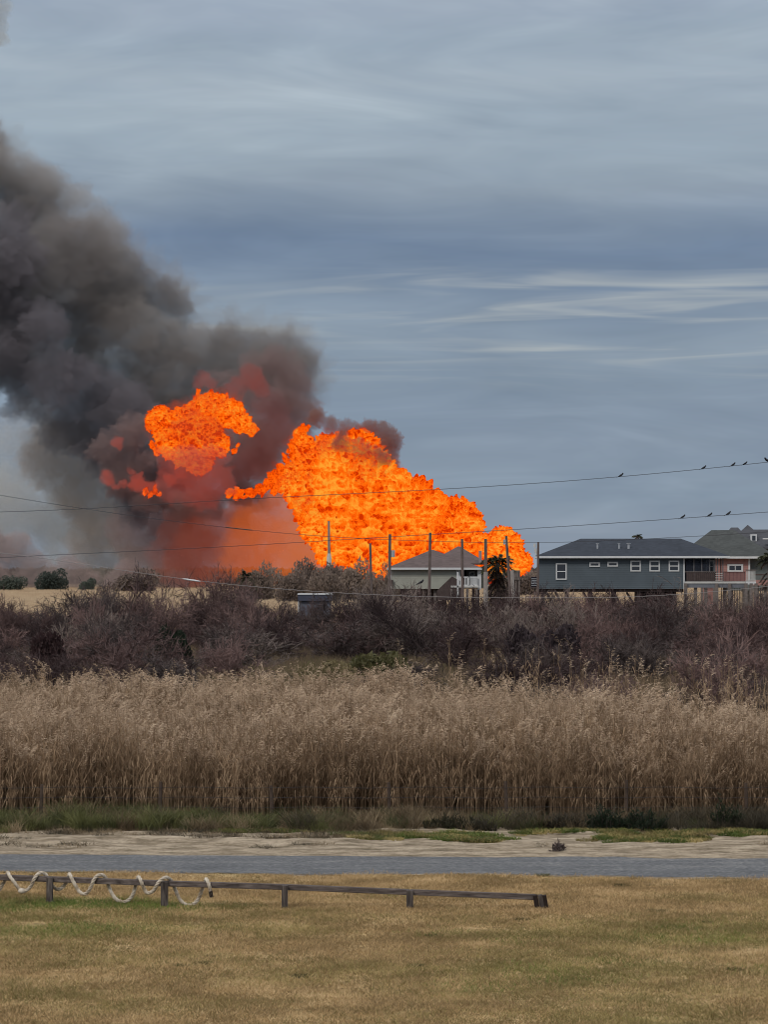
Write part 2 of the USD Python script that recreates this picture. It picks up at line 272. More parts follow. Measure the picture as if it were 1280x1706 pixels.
for (cx, cy, rx, ry, a) in [(-5.0, 45.2, 2.2, 0.45, 0.85), (-3.6, 44.5, 1.5, 0.35, 0.9), (-5.6, 44.2, 1.6, 0.5, 0.55), (-5.4, 41.5, 2.2, 1.1, 0.5), (-2.2, 43.8, 1.8, 0.5, 0.3), (4.6, 40.3, 2.5, 1.6, 0.30), (-4.5, 35.0, 3.0, 1.2, 0.25), (3.0, 36.5, 3.0, 1.6, 0.25), (4.0, 34.0, 2.0, 1.0, 0.2), (2.5, 47.0, 4.5, 1.4, -0.5)]:
    gm = gm + a * np.exp(-((px_ - cx) / rx) ** 2 - ((py_ - cy) / ry) ** 2)
gm = gm + 0.22 * r.standard_normal(len(gm))
lp.append(('weed', [('blades', blades(r, 160, 0.12, 0.02, 0.06, 0.012, 1.2, 1), blade_mat('dark_weed', [(66, 62, 36), (86, 80, 46), (108, 98, 62), (130, 116, 80)]), False)]))
WD = np.array([(gx(a, gy(b)), gy(b)) for a, b in ((720, 1563), (695, 1614), (1035, 1477), (1083, 1476), (1110, 1476), (40, 1505), (35, 1507), (905, 1459), (340, 1608), (125, 1604), (1085, 1520), (1100, 1521), (500, 1632), (355, 1596), (300, 1612), (1225, 1620), (1180, 1540), (870, 1535))])
idx = np.where(gm > 0.62, 5, np.where(gm > 0.16, 3 + (r.random(len(gm)) > .5), (r.random(len(gm)) * 3).astype(int)))
px_, py_, idx = np.r_[px_, WD[:, 0]], np.r_[py_, WD[:, 1]], np.r_[idx, np.full(len(WD), 6)]
rs = r.random(len(px_)) < .05; idx[rs & (idx < 5)] = 6
instancer('lawn_grass', lp, np.stack([px_, py_, lawn_z(px_, py_) - 0.004], 1), idx, r.random(len(px_)) * 6.283, np.where(rs & (idx == 6), .35, 0.75 + 0.6 * r.random(len(px_))), 'short dry lawn grass, straw with olive and green patches')
# ------------------------------------------------------------------ reeds
reed_m = blade_mat('reed_stems', [(128, 105, 82), (165, 139, 111), (195, 169, 139), (226, 204, 176)], trans=0.35, scale=0.5)
plume_m = blade_mat('reed_plumes', [(160, 137, 113), (190, 166, 140), (213, 192, 166), (234, 217, 194)], trans=0.35, scale=0.5)
def reed_clump(rng, n, rad, h0, h1):
    st, pl = MB(), MB()
    for _ in range(n):
        a = rng.random() * 6.283; q = math.sqrt(rng.random()) * rad; b = np.array([math.cos(a) * q, math.sin(a) * q, 0]); H = h0 + (h1 - h0) * rng.random() ** 0.8
        la = rng.normal(0.5, 0.9); ln = H * abs(rng.normal(0.05, 0.05)); L = np.array([math.cos(la), math.sin(la), 0])
        t = np.linspace(0, 1, 4); pts = b + np.outer(t, [0, 0, H]) + np.outer(t ** 2, L * ln)
        st.tube(pts, np.linspace(0.0075, 0.004, 4), 3, False)
        for k in range(5):                                                      # long drooping leaves
            z = 0.25 + 0.62 * rng.random(); p0 = b + np.array([0, 0, H * z]) + L * ln * z * z; az = rng.random() * 6.283; d = np.array([math.cos(az), math.sin(az), 0]); ll = 0.22 + 0.22 * rng.random()
            s = np.array([-d[1], d[0], 0]) * 0.011; up = 0.55 * rng.random() + 0.15
            p1 = p0 + d * ll * 0.5 + [0, 0, ll * up]; p2 = p0 + d * ll + [0, 0, ll * (up - 0.45 - 0.5 * rng.random())]
            st.add([p0 - s, p0 + s, p1 - s, p1 + s, p2], [[0, 1, 3], [0, 3, 2], [2, 3, 4]])
        if rng.random() < 0.62:                                                 # feathery nodding plume
            top = pts[-1]; PL = 0.18 + 0.15 * rng.random(); nod = 0.35 + 0.5 * rng.random()
            for k in range(20):
                u = rng.random(); p0 = top + np.array([0, 0, PL * (u - 0.25)]) + L * PL * nod * u * u; az = rng.random() * 6.283
                d = np.array([math.cos(az), math.sin(az), 0.35]) * (1 - 0.55 * u) + L * 0.5; e = p0 + d * PL * 0.34 * (0.5 + rng.random()) - [0, 0, PL * 0.10 * rng.random()]
                s = np.array([-d[1], d[0], 0.3]); s = s / np.linalg.norm(s) * 0.013 * (0.6 + rng.random())
                m_ = (p0 + e) / 2 + [0, 0, 0.012]
                pl.add([p0, m_ - s, m_ + s, e], [[0, 1, 2], [1, 3, 2]])
    return [('stems', st.arr(), reed_m, False), ('plumes', pl.arr(), plume_m, False)]
r = np.random.default_rng(5)
rp = [('reed_clump', reed_clump(r, 15, 0.42, 1.05 + 0.06 * k, 1.95 + 0.06 * k)) for k in range(9)]
N = 5600
x = r.random(N) * 32 - 16; y = 59.95 + r.random(N) ** 1.15 * 24
back = 80.5 - np.clip(x + 2, 0, 12) * 0.95 + 4.0 * fb(x, x * 0, 0.5, 61)
k = (np.abs(x) < y * 0.1422 + 1.6) & (y < back) & (y > 60.1 + 1.6 * fb(x, x * 0, 0.7, 64)) & (fb(x, y, 0.45, 62) > -0.30); x, y = x[k], y[k]
fr = np.clip((64.5 - y) / 4, 0, 1)
hs = 0.94 - 0.12 * fr + 0.55 * fb(x, y, 0.30, 63) + (0.16 + .28 * fr) * (r.random(len(x)) - .5) + 0.08 * np.clip((y - 62) / 15, 0, 1)
instancer('reed_bed', rp, np.stack([x, y, np.zeros(len(x))], 1), (r.random(len(x)) * 9).astype(int), r.random(len(x)) * 6.283, hs, 'tall bed of dry tan reeds with feathery plumes behind the road')
# lone taller reeds standing among the shrubs behind the bed
tall = [('reed_clump', reed_clump(r, 3, 0.25, 1.9, 2.7)) for _ in range(4)]
N = 190; x = np.concatenate([r.random(90) * 24 - 12, 2 + r.random(100) * 10]); y = np.where(r.random(N) < 0.75, 72 + r.random(N) * 16, 88 + r.random(N) * 26)
instancer('stray_reeds', tall, np.stack([x, y, np.zeros(N)], 1), (r.random(N) * 4).astype(int), r.random(N) * 6.283, 0.8 + 0.3 * r.random(N), 'stray pale plumed reeds standing among the bare shrubs')

# ------------------------------------------------------------------ rough grass along the foot of the reeds, low green cover on the verge
tan_t = blade_mat('rough_grass_tan', [(86, 72, 54), (134, 116, 90), (172, 153, 122), (206, 188, 156)])
grn_t = blade_mat('rough_grass_green', [(60, 62, 36), (94, 94, 56), (128, 124, 80), (164, 154, 112)])
drk_t = blade_mat('rough_grass_dark', [(48, 43, 33), (76, 68, 53), (108, 97, 76), (146, 130, 106)])
r = np.random.default_rng(8)
def tuss(m, n=170, h0=.22, h1=.58): return ('tussock', [('blades', blades(r, int(n * .62), 0.24, h0, h1, 0.022, 0.9, 3), m, False)])
tp = [tuss(tan_t), tuss(tan_t), tuss(grn_t), tuss(grn_t, 190, .22, .5), tuss(drk_t), tuss(drk_t, 220, .2, .48)]
N = 1100; x = r.random(N) * 22 - 11; y = 56.75 + 1.0 * fb(x, x * 0, 0.6, 76) + r.random(N) ** 1.2 * 2.9
gmask = np.clip(0.5 - x / 8, 0, 1) + 0.5 * fb(x, y, 0.7, 71); dm = np.clip((x - 0.3) / 4, 0, 0.9) + 0.5 * fb(x, y, .5, 72)
idx = np.where(r.random(N) < gmask * 0.75, 2 + (r.random(N) > .5), np.where(r.random(N) < dm, 4 + (r.random(N) > .5), (r.random(N) > .5) * 1)).astype(int)
k = r.random(N) < 0.85 + 1.0 * fb(x, y, 0.9, 73)
sc_ = (0.40 + 0.75 * r.random(N) ** 1.6 + 0.9 * fb(x, y, 0.7, 74)) * np.where(x < -4, 1.0, 0.9)
instancer('roadside_grass', tp, np.stack([x, y, np.full(N, 0.02)], 1)[k], idx[k], (r.random(N) * 6.283)[k], sc_[k], 'rough tussock grass, green and tan, at the foot of the reeds')
cov = [('sprig', [('leaves', blades(r, 150, 0.22, 0.02, 0.09, 0.022, 1.3, 2), m, False)]) for m in (olive, blade_mat('cover_green', [(66, 78, 34), (90, 100, 46), (116, 120, 62), (146, 138, 92)]))]
C = []
for (pa, pb, py0, py1, n) in [(575, 850, 1394, 1402, 80), (720, 860, 1403, 1410, 42), (1000, 1200, 1396, 1408, 120), (400, 540, 1389, 1394, 60), (930, 1280, 1390, 1396, 80), (580, 660, 1403, 1408, 18), (860, 1000, 1391, 1396, 40), (350, 430, 1391, 1396, 20), (1200, 1280, 1393, 1400, 30)]:
    for _ in range(n):
        yy = gy(py0 + (py1 - py0) * r.random()); xx = gx(pa + (pb - pa) * (r.random() * 0.8 + 0.1 + 0.1 * r.standard_normal()), yy); C.append((xx, yy))
C = np.array(C)
instancer('ground_cover', cov, np.column_stack([C, verge_z(C[:, 0], C[:, 1]) - 0.005]), (r.random(len(C)) * 2).astype(int), r.random(len(C)) * 6.283, 0.6 + 0.8 * r.random(len(C)), 'low bright green ground cover creeping over the sandy verge')
# thin dry grass stalks and debris on the verge
N = 1500; x = r.random(N) * 20 - 10; y = 53.6 + r.random(N) * 3.9; k = fb(x, y * 1.5, 0.6, 75) > 0.02 + 0.10 * (x > 0); x, y = x[k], y[k]
instancer('verge_grass', [('tuft', [('blades', blades(r, 60, 0.22, 0.02, 0.10, 0.010, 1.4, 1), m, False)]) for m in (tan_t, drk_t)], np.stack([x, y, verge_z(x, y)], 1), (r.random(len(x)) * 2).astype(int), r.random(len(x)) * 6.283, 0.6 + r.random(len(x)), 'sparse flattened dead grass on the sandy verge')

# ------------------------------------------------------------------ shrubs
twig_m = blade_mat('bare_twigs', [(60, 46, 45), (88, 69, 66), (115, 92, 87), (144, 120, 111)], trans=0.0, scale=0.12, vary=0.75)
twig_g = blade_mat('grey_twigs', [(66, 56, 54), (94, 82, 77), (121, 107, 99), (150, 134, 122)], trans=0.0, scale=0.12, vary=0.75)
stem_m = simple('shrub_stems', lin(66, 56, 54), 0.9, 0.2, 0.3, 3.0)
def twig_shrub(rng, H, W, nstem, lv, thick, spread=0.9, ntip=5, lean=0.0, tall_bias=0.0):
    """Bare shrub: stems fork upwards into a cloud of fine twigs. Returns stems mesh, twigs mesh."""
    st = MB(); TV = []
    def twig(a, b, w):
        d = b - a; s = np.cross(d, [rng.normal(), rng.normal(), rng.normal()]); s = s / (np.linalg.norm(s) + 1e-9) * w
        m = (a + b) / 2 + rng.normal(0, 0.04, 3) * np.linalg.norm(d)
        TV.append([a - s, a + s, m - s * .8, m + s * .8, b])
    def grow(p, d, L, rad, lev):
        n = 3; pts = [p]
        for _ in range(n):
            d = d + rng.normal(0, 0.16, 3) + np.array([lean * 0.12, 0, 0.05]); d /= np.linalg.norm(d); pts.append(pts[-1] + d * L / n)
        pts = np.array(pts)
        if lev >= lv:
            for q in range(ntip):
                t = pts[1 + int(rng.integers(0, n))]; e = d + rng.normal(0, 0.55, 3); e /= np.linalg.norm(e)
                b = t + e * L * (0.5 + 0.7 * rng.random()); twig(t, b, thick)
                for _ in range(2):
                    c = t + (b - t) * (0.3 + 0.6 * rng.random()); e2 = e + rng.normal(0, 0.6, 3); twig(c, c + e2 / np.linalg.norm(e2) * L * 0.45, thick * 0.75)
            twig(p, pts[-1], thick * 1.4); return
        st.tube(pts, np.linspace(rad, rad * 0.65, len(pts)), 4 if lev == 0 else 3, False)
        for q in range(int(rng.integers(2, 4)) + (lev > 0)):
            t = pts[int(rng.integers(1, n + 1))]; e = d + rng.normal(0, 0.5, 3) * np.array([1.2, 1.2, 0.8]); e[2] = e[2] * 0.8 + 0.18; e /= np.linalg.norm(e)
            grow(t, e, L * (0.62 + 0.22 * rng.random()), rad * 0.6, lev + 1)
    for i in range(nstem):
        a = rng.random() * 6.283; q = rng.random() ** 0.6
        d = np.array([math.cos(a) * q * spread, math.sin(a) * q * spread, 0.55 + 0.6 * rng.random() + tall_bias]); d /= np.linalg.norm(d)
        grow(np.array([math.cos(a) * W * 0.10 * q, math.sin(a) * W * 0.10 * q, -0.05]), d, H * 0.40 * (0.75 + 0.4 * rng.random()), 0.022 * H / 2.5, 0)
    V = np.array(TV); n = len(V); off = np.arange(n)[:, None] * 5
    tv = V.reshape(-1, 3); tf = np.vstack([off + [0, 1, 3], off + [0, 3, 2], off + [2, 3, 4]])
    sv, sf = st.arr()
    z = np.percentile(tv[:, 2], 99.3); wx = np.percentile(np.abs(tv[:, :2]), 97) * 2
    S = np.array([W / wx, W / wx, H / z])
    return (sv * S, sf), (tv * S, tf)
r = np.random.default_rng(33)
SHAPES = []
for k in range(9):
    m = (twig_m, twig_m, twig_g)[k % 3]
    s, t = twig_shrub(r, 2.5, 4.2, 9 + k % 4, 3, 0.011, 0.75 + 0.1 * (k % 3), 5)
    c = stage.CreateClassPrim(f'/World/bare_shrub_shape_{k:03d}'); c.SetTypeName('Xform')
    usdkit.mesh(stage, f'{c.GetPath()}/stems', s, stem_m); usdkit.mesh(stage, f'{c.GetPath()}/twigs', t, m)
    SHAPES.append(c)
TOTAL_TW = None
def shrub(k, px, ytop, Y, width, label, group=None, name='bare_shrub', cat='shrub', deep=None):
    H = (EYE - (ytop - HZ) / F * Y) * 1.04 + .15; W = width / F * Y
    return dup(SHAPES[k % len(SHAPES)], name, (gx(px, Y), Y, 0), float(r.random() * 6.283), (W / 4.2, (deep or W) / 4.2, H / 2.5), label, cat, group)
# the ones that stand out
NAMED = [(205, 962, 185, 150, 'tall purple brown bare shrub rising over the marsh field at left'), (258, 982, 180, 110, 'rounded bare shrub on the right shoulder of the tall left mound'), (140, 988, 178, 110, 'bare shrub at the left foot of the tall left mound'),
         (372, 962, 190, 120, 'tall spiky bare shrub in front of the far small palm'), (425, 984, 182, 120, 'wide bare shrub just left of the small blue grey shed'), (590, 992, 190, 110, 'bare shrub just right of the small blue grey shed'),
         (455, 1022, 165, 110, 'low reddish bare shrub in front of the small shed'), (25, 1006, 170, 110, 'pale grey bare shrub at the left picture edge'), (680, 986, 200, 100, 'bare shrub before the left corner of the beige house'),
         (960, 1030, 135, 150, 'dense dark bare shrub below the left half of the grey house'), (1215, 1068, 92, 150, 'grey spindly bare shrub above the reeds at right'), (1100, 1004, 180, 130, 'bare shrub below the porch end of the grey house')]
for i, (px, yt, Y, w, lab) in enumerate(NAMED): shrub(i, px, yt, Y, w, lab)
shrub(3, 528, 1006, 198, 70, 'low bare shrub standing right in front of the small shed'); shrub(5, 500, 1012, 196, 50, 'small bare shrub at the left front corner of the small shed')
# the thicket
sky_x = [-80, 0, 60, 110, 160, 205, 260, 310, 350, 390, 440, 475, 500, 555, 600, 650, 700, 760, 860, 1000, 1150, 1360]
sky_y = [1010, 1014, 1018, 1006, 988, 974, 992, 1024, 990, 980, 1004, 1022, 1032, 1028, 998, 990, 996, 999, 998, 998, 1000, 994]
GRP = 'bare shrubs of the thicket'
n = 0
for row, (Y, step, hj) in enumerate([(205, 62, .10), (188, 60, .14), (170, 62, .18), (152, 66, .2), (136, 72, .22), (122, 78, .22), (110, 84, .25), (99, 92, .25), (91, 100, .3)]):
    x0 = -60 + step * r.random()
    while x0 < 1345:
        px = x0 + step * 0.35 * r.standard_normal(); yt = np.interp(px, sky_x, sky_y)
        Htop = EYE - (yt - 3 - 7 * (px > 600) - HZ) / F * 205
        f = (1.0, .93, .85, .78, .70, .62, .55, .50, .46)[row]
        if 470 < px < 800 and row > 4: f *= 0.72
        H = Htop * f * (1 - hj * r.random() ** 1.5)
        if row >= 7 and r.random() < (0.9 if px < 640 else 0.35): x0 += step; continue
        if row >= 2 and r.random() < (.55 if 400 < px < 780 and row > 3 else .16): x0 += step; continue
        kk = int(r.integers(0, 9)); look = 'greyish' if kk % 3 == 2 else 'purple brown'
        zone = ('near the left picture edge', 'left of the small shed', 'around the small shed', 'below the beige house', 'below the grey house', 'below the pink house')[int(np.searchsorted([170, 470, 600, 870, 1150], px))]
        rk = 'on the skyline of the thicket' if row < 3 else 'in the middle of the thicket' if row < 6 else 'just behind the reeds'
        lab = f'{look} bare shrub {rk} {zone}'
        shrub(kk, px, HZ + (EYE - H) / Y * F, Y, step * (1.35 + 0.8 * r.random()), lab, lab.replace(' shrub ', ' shrubs '))
        n += 1; x0 += step * (0.8 + 0.4 * r.random())
# rough dark grass under and between them
r = np.random.default_rng(9)
scrub_t = blade_mat('scrub_grass_brown', [(88, 74, 58), (118, 100, 78), (146, 128, 100), (172, 154, 124)]); scrub_o = blade_mat('scrub_grass_olive', [(80, 76, 50), (106, 98, 62), (130, 118, 80), (154, 140, 104)])
sp = [('clump', [('blades', blades(r, 200, 0.8, 0.3, 1.0, 0.022, 0.5, 2), m, False)]) for m in (scrub_t, scrub_t, scrub_o, scrub_o)]
N = 9000; y = 74 + r.random(N) ** 1.2 * 150; x = (r.random(N) * 2 - 1) * (y * 0.1422 + 3)
k = y > 80 - np.clip(x + 2, 0, 12) * 0.95 - 2; x, y = x[k], y[k]; N = len(x)
px_ = 640 + x / y * F; py_ = HZ + F * (EYE - .6) / y
om = 0.9 * np.exp(-((px_ - 580) / 190) ** 2 - ((y - 112) / 16) ** 2) + 0.4 * np.exp(-((px_ - 200) / 250) ** 2 - ((y - 98) / 10) ** 2) + 0.6 * fb(x, y, 0.08, 81)
idx = np.where(r.random(N) < om, 2 + (r.random(N) > .5), (r.random(N) > .5) * 1).astype(int)
instancer('scrub_grass', sp, np.stack([x, y, np.zeros(N)], 1), idx, r.random(N) * 6.283, 0.7 + 0.7 * r.random(N), 'rough brown and olive grass growing under and between the shrubs')

# marsh field grass
r = np.random.default_rng(10)
field_b = blade_mat('marsh_straw', [(176, 152, 124), (200, 178, 148), (218, 198, 168), (232, 214, 188)], scale=0.03)
fp = [('clump', [('blades', blades(r, 90, 1.6, 0.9, 1.6, 0.09, 0.25, 1), field_b, False)]) for _ in range(3)]
y = np.concatenate([255 + r.random(5000) * 200, 400 + r.random(9000) * 330, 700 + r.random(5000) * 500]); N = len(y); x = (r.random(N) * 2 - 1) * (y * 0.1422 + 8)
hgt = 1.0 + 0.12 * fb(x, y, 0.03, 83)
instancer('marsh_grass', fp, np.stack([x, y, np.zeros(N)], 1), (r.random(N) * 3).astype(int), r.random(N) * 6.283, hgt, 'pale straw marsh grass covering the field behind the thicket')

# ------------------------------------------------------------------ leafy trees and bushes
def leaf_mat(name, cols): return blade_mat(name, cols, trans=0.25, vary=0.3, scale=0.25)
leaf_d = leaf_mat('far_tree_leaves', [(62, 68, 62), (84, 90, 80), (106, 110, 96), (130, 130, 112)]); leaf_b = leaf_mat('far_bush_leaves', [(104, 90, 82), (132, 116, 104), (156, 140, 124), (180, 162, 144)])  # bush leaves paled, distance haze put into their colour
leaf_g = leaf_mat('dark_shrub_leaves', [(24, 32, 22), (38, 48, 32), (56, 66, 44), (78, 84, 60)])
def leafy(rng, n, rx, rz, size, lobes=9, lean=0.25, upright=0.0):
    """Crown of leaf-sized faces on several lobes, and a forked trunk."""
    L = [(np.array([(rng.random() * 2 - 1) * rx * 0.68, (rng.random() * 2 - 1) * rx * 0.5, rz * (0.35 + 0.42 * rng.random())]), rx * (0.28 + 0.22 * rng.random())) for _ in range(lobes)]
    c = np.zeros((n, 3)); 
    for i in range(n):
        o, q = L[int(rng.integers(0, lobes))]; d = rng.normal(0, 1, 3); d /= np.linalg.norm(d); d[2] *= rz / rx
        c[i] = o + d * q * (0.55 + 0.5 * rng.random() ** 0.5)
    c[:, 2] = np.maximum(c[:, 2], 0.02); c[:, 0] += lean * c[:, 2]
    a = rng.normal(0, 1, (n, 3)); a /= np.linalg.norm(a, axis=1, keepdims=True); b = np.cross(a, rng.normal(0, 1, (n, 3))); b /= np.linalg.norm(b, axis=1, keepdims=True)
    s = size * (0.5 + rng.random((n, 1)))
    V = np.stack([c - a * s, c + b * s * .45, c + a * s, c - b * s * .45], 1).reshape(-1, 3); off = np.arange(n)[:, None] * 4
    st = MB()
    for o, q in L[:6]: st.tube([(0, 0, -0.1), o * [0.35, 0.35, 0.5] + [lean * 0.4, 0, 0], o + [lean * o[2], 0, 0]], [rx * 0.05, rx * 0.03, rx * 0.012], 5, False)
    return st.arr(), (V, np.vstack([off + [0, 1, 2], off + [0, 2, 3]]))
r = np.random.default_rng(12)
def tree_shape(name, n, rx, rz, size, mat, **kw):
    s, c = leafy(r, n, rx, rz, size, **kw); q = stage.CreateClassPrim('/World/' + name); q.SetTypeName('Xform')
    usdkit.mesh(stage, f'/World/{name}/trunk', s, stem_m); usdkit.mesh(stage, f'/World/{name}/crown', c, mat); return q
T1 = [tree_shape(f'far_tree_shape_{k:03d}', 4200, 4.0, 4.0, 0.24, leaf_d, lean=0.3) for k in range(3)]
T2 = [tree_shape(f'far_bush_shape_{k:03d}', 4600, 4.0, 4.0, 0.20, leaf_b, lean=0.1) for k in range(4)]
def far(shape, name, px, ytop, Y, w, lab, group=None, cat='tree'):
    H = EYE - (ytop - HZ) / F * Y; W = w / F * Y
    return dup(shape, name, (gx(px, Y), Y, 0), 0.0, (W / 7.6, W / 7.6, H / 4.1), lab, cat, group)
far(T1[0], 'far_tree', 82, 954, 700, 56, 'dark rounded windblown tree alone at the far left field edge'); far(T1[1], 'far_tree', 12, 963, 690, 56, 'dark low tree cut by the left picture edge'); far(T1[2], 'far_tree', 146, 964, 690, 30, 'smallest dark tree at the far left field edge')
far(T2[0], 'far_tree', 240, 953, 640, 110, 'wide grey brown bush mound behind the tall left shrub')
k = 0
for (px, yt, Y, w) in [(440, 945, 430, 70), (478, 943, 440, 80), (520, 941, 440, 90), (565, 944, 445, 80), (600, 940, 420, 80), (630, 946, 400, 50), (410, 958, 430, 50), (545, 952, 410, 70), (495, 955, 400, 70), (640, 952, 420, 60)]:
    far(T2[k % 4], 'dune_bush', px, yt, Y, w, ['bush at the left end of the far hedge', 'bush of the far hedge left of the vent stack', 'tallest bush of the far hedge, left of the vent stack base', 'bush of the far hedge right behind the vent stack', 'bush of the far hedge right of the vent stack', 'bush of the far hedge touching the beige house corner', 'small low bush where the far hedge starts at the palm', 'low front bush of the far hedge at the stack foot', 'low front bush of the far hedge left of centre', 'low front bush of the far hedge by the slim pole'][k], 'bushes of the far hedge', 'bush'); k += 1
for (px, yt, Y, w, wh) in [(862, 958, 520, 50, 'leftmost'), (888, 957, 520, 44, 'middle'), (905, 958, 520, 40, 'rightmost')]:
    far(T2[k % 4], 'dune_bush', px, yt, Y, w, wh + ' far bush in the gap left of the grey house', 'far bushes in the house gap', 'bush'); k += 1
def one_shrub(name, px, ytop, py_base, w, n, size, mat, lab, rx=1.6, rz=1.6, lean=0.0, Y=None, lobes=9):
    Y = Y or gy(py_base); H = EYE - (ytop - HZ) / F * Y; W = w / F * Y
    s, c = leafy(r, n, rx, rz, size, lobes, lean); S = np.array([W / (1.9 * rx), W / (1.9 * rx), H / (rz * 1.05)])
    t = thing(name, lab, 'shrub', (gx(px, Y), Y, 0.02)); obj('trunk', (s[0] * S, s[1]), stem_m, t); obj('crown', (c[0] * S, c[1]), mat, t); return t
one_shrub('dark_evergreen_shrub', 290, 1052, 0, 66, 4200, 0.11, leaf_g, 'dark evergreen bush low among the bare shrubs at left', Y=128)
one_shrub('dark_evergreen_shrub', 75, 1060, 0, 70, 4200, 0.10, leaf_mat('dark_red_leaves', [(52, 36, 36), (74, 54, 54), (96, 74, 70), (118, 96, 88)]), 'dark reddish dense bush near the left picture edge', Y=130)
one_shrub('dark_evergreen_shrub', 905, 1052, 0, 110, 5200, 0.10, leaf_mat('dark_thicket_leaves', [(42, 34, 36), (60, 50, 52), (80, 68, 68), (100, 86, 84)]), 'very dark dense bush right of centre in the thicket', Y=125)
one_shrub('low_green_shrub', 655, 1092, 0, 150, 5000, 0.10, leaf_mat('olive_leaves', [(80, 76, 48), (108, 100, 64), (132, 122, 84), (156, 142, 106)]), 'low olive green bush in the middle of the thicket', Y=112)
one_shrub('low_green_shrub', 560, 1100, 0, 130, 4600, 0.10, leaf_mat('olive_leaves_pale', [(84, 76, 54), (112, 100, 72), (136, 122, 90), (158, 142, 112)]), 'low dull olive bush left of the greener one', Y=108)

# spiky dark shrubs at the foot of the reeds
def spiky(name, px, ytop, py_base, w, n, lab, mat, h=1.0):
    Y = gy(py_base); H = EYE - (ytop - HZ) / F * Y; W = w / F * Y; mb, cr = MB(), MB()
    for i in range(n):
        a = r.random() * 6.283; q = math.sqrt(r.random()); b = np.array([math.cos(a) * q * W / 2, math.sin(a) * q * W * 0.3, 0.0]); hh = H * (1 - 0.55 * q) * (0.55 + 0.5 * r.random()); ln = np.array([r.normal(0, .22) + 0.25 * math.cos(a) * q, r.normal(0, .2), 0]) * hh
        mb.tube(np.array([b, b + ln * .4 + [0, 0, hh * .55], b + ln + [0, 0, hh]]), [0.008, 0.006, 0.003], 3, False)
        for _ in range(26):
            u = 0.12 + 0.88 * r.random(); p = b + ln * u * u + np.array([0, 0, hh * u]); d = r.normal(0, 1, 3); d[2] = abs(d[2]) + 0.5; d /= np.linalg.norm(d); s = np.cross(d, r.normal(0, 1, 3)); s = s / np.linalg.norm(s) * 0.012; e = p + d * (0.07 + 0.08 * r.random())
            cr.add([p, (p + e) / 2 - s, (p + e) / 2 + s, e], [[0, 1, 2], [1, 3, 2]])
    t = thing(name, lab, 'shrub', (gx(px, Y), Y, 0.0)); mb.build('stems', stem_m, t); cr.build('leaves', mat, t)
spiky('roadside_shrub', 1008, 1330, 1391, 56, 60, 'dark spiky evergreen shrub, the left one beside the verge', leaf_g)
spiky('roadside_shrub', 1070, 1342, 1391, 70, 80, 'dark broad evergreen shrub right of the spiky one on the verge', leaf_g)
spiky('roadside_shrub', 940, 1358, 1389, 90, 70, 'low dark brown shrub left of the two evergreen verge shrubs', leaf_mat('brown_shrub_leaves', [(34, 30, 22), (48, 44, 32), (64, 58, 44), (84, 76, 58)]))
spiky('roadside_shrub', 1210, 1322, 1388, 40, 40, 'upright green shrub near the right end of the wire fence', leaf_mat('green_shrub_leaves', [(38, 44, 28), (52, 58, 38), (70, 74, 50), (92, 92, 66)]))
spiky('roadside_shrub', 755, 1352, 1388, 90, 60, 'dull olive shrub mound mid way along the reeds', leaf_mat('olive_shrub_leaves', [(46, 44, 30), (64, 60, 42), (84, 78, 56), (108, 98, 74)]))
t = thing('dry_brush', 'small dead twiggy brush lying on the sandy verge', 'brush', (gx(925, gy(1421)), gy(1421), verge_z(np.array([gx(925, gy(1421))]), np.array([gy(1421)]))[0]))
s_, t_ = twig_shrub(r, 0.22, 0.36, 8, 2, 0.006); obj('stems', s_, stem_m, t); obj('twigs', t_, twig_g, t)
t = thing('leaning_tree', 'dark bare leaning tree with curved trunk in the thicket', 'tree', (gx(712, 150), 150, 0))
r2 = np.random.default_rng(77); st, tw = MB(), MB()
P0 = np.array([(0.0, 0, 0), (-.15, 0, 1.0), (-.7, 0, 1.7), (-1.5, .1, 2.2), (-2.4, .1, 2.9), (-3.1, .1, 3.6)]); st.tube(P0, [.16, .14, .12, .09, .06, .03], 6, False)
for i in range(150):
    u = r2.random() * 4.2 + 0.8; b = np.array([np.interp(u, range(6), P0[:, k]) for k in range(3)]); d = np.array([r2.normal(-.25, .6), r2.normal(0, .6), abs(r2.normal(.7, .4))]); L = 0.6 + 0.8 * r2.random(); e = b + d / np.linalg.norm(d) * L
    tw.tube(np.array([b, (b + e) / 2 + r2.normal(0, .06, 3), e]), [.022, .014, .006], 3, False)
    for _ in range(7):
        q = b + (e - b) * (0.3 + 0.7 * r2.random()); g = q + (d / np.linalg.norm(d) + r2.normal(0, .6, 3)) * 0.4; tw.tube(np.array([q, g]), [.010, .005], 3, False)
st.build('trunk', stem_m, t); tw.build('crown', simple('dark_twigs', lin(58, 48, 48), .9, .1, .3, 2.0), t)

r = np.random.default_rng(14); y = 1050 + r.random(1500) * 350; x = (r.random(1500) * 2 - 1) * (y * .1422 + 20)
instancer('far_scrub', [('bush', [('crown', (leafy(r, 260, 5, 5, 1.1)[1]), leaf_b, False)]) for _ in range(3)], np.stack([x, y, np.zeros(1500)], 1), (r.random(1500) * 3).astype(int), r.random(1500) * 6.283, 0.8 + .5 * r.random(1500), 'low grey brown scrub closing the far edge of the marsh field')  # hazy grey crowns, the haze painted as leaf colour
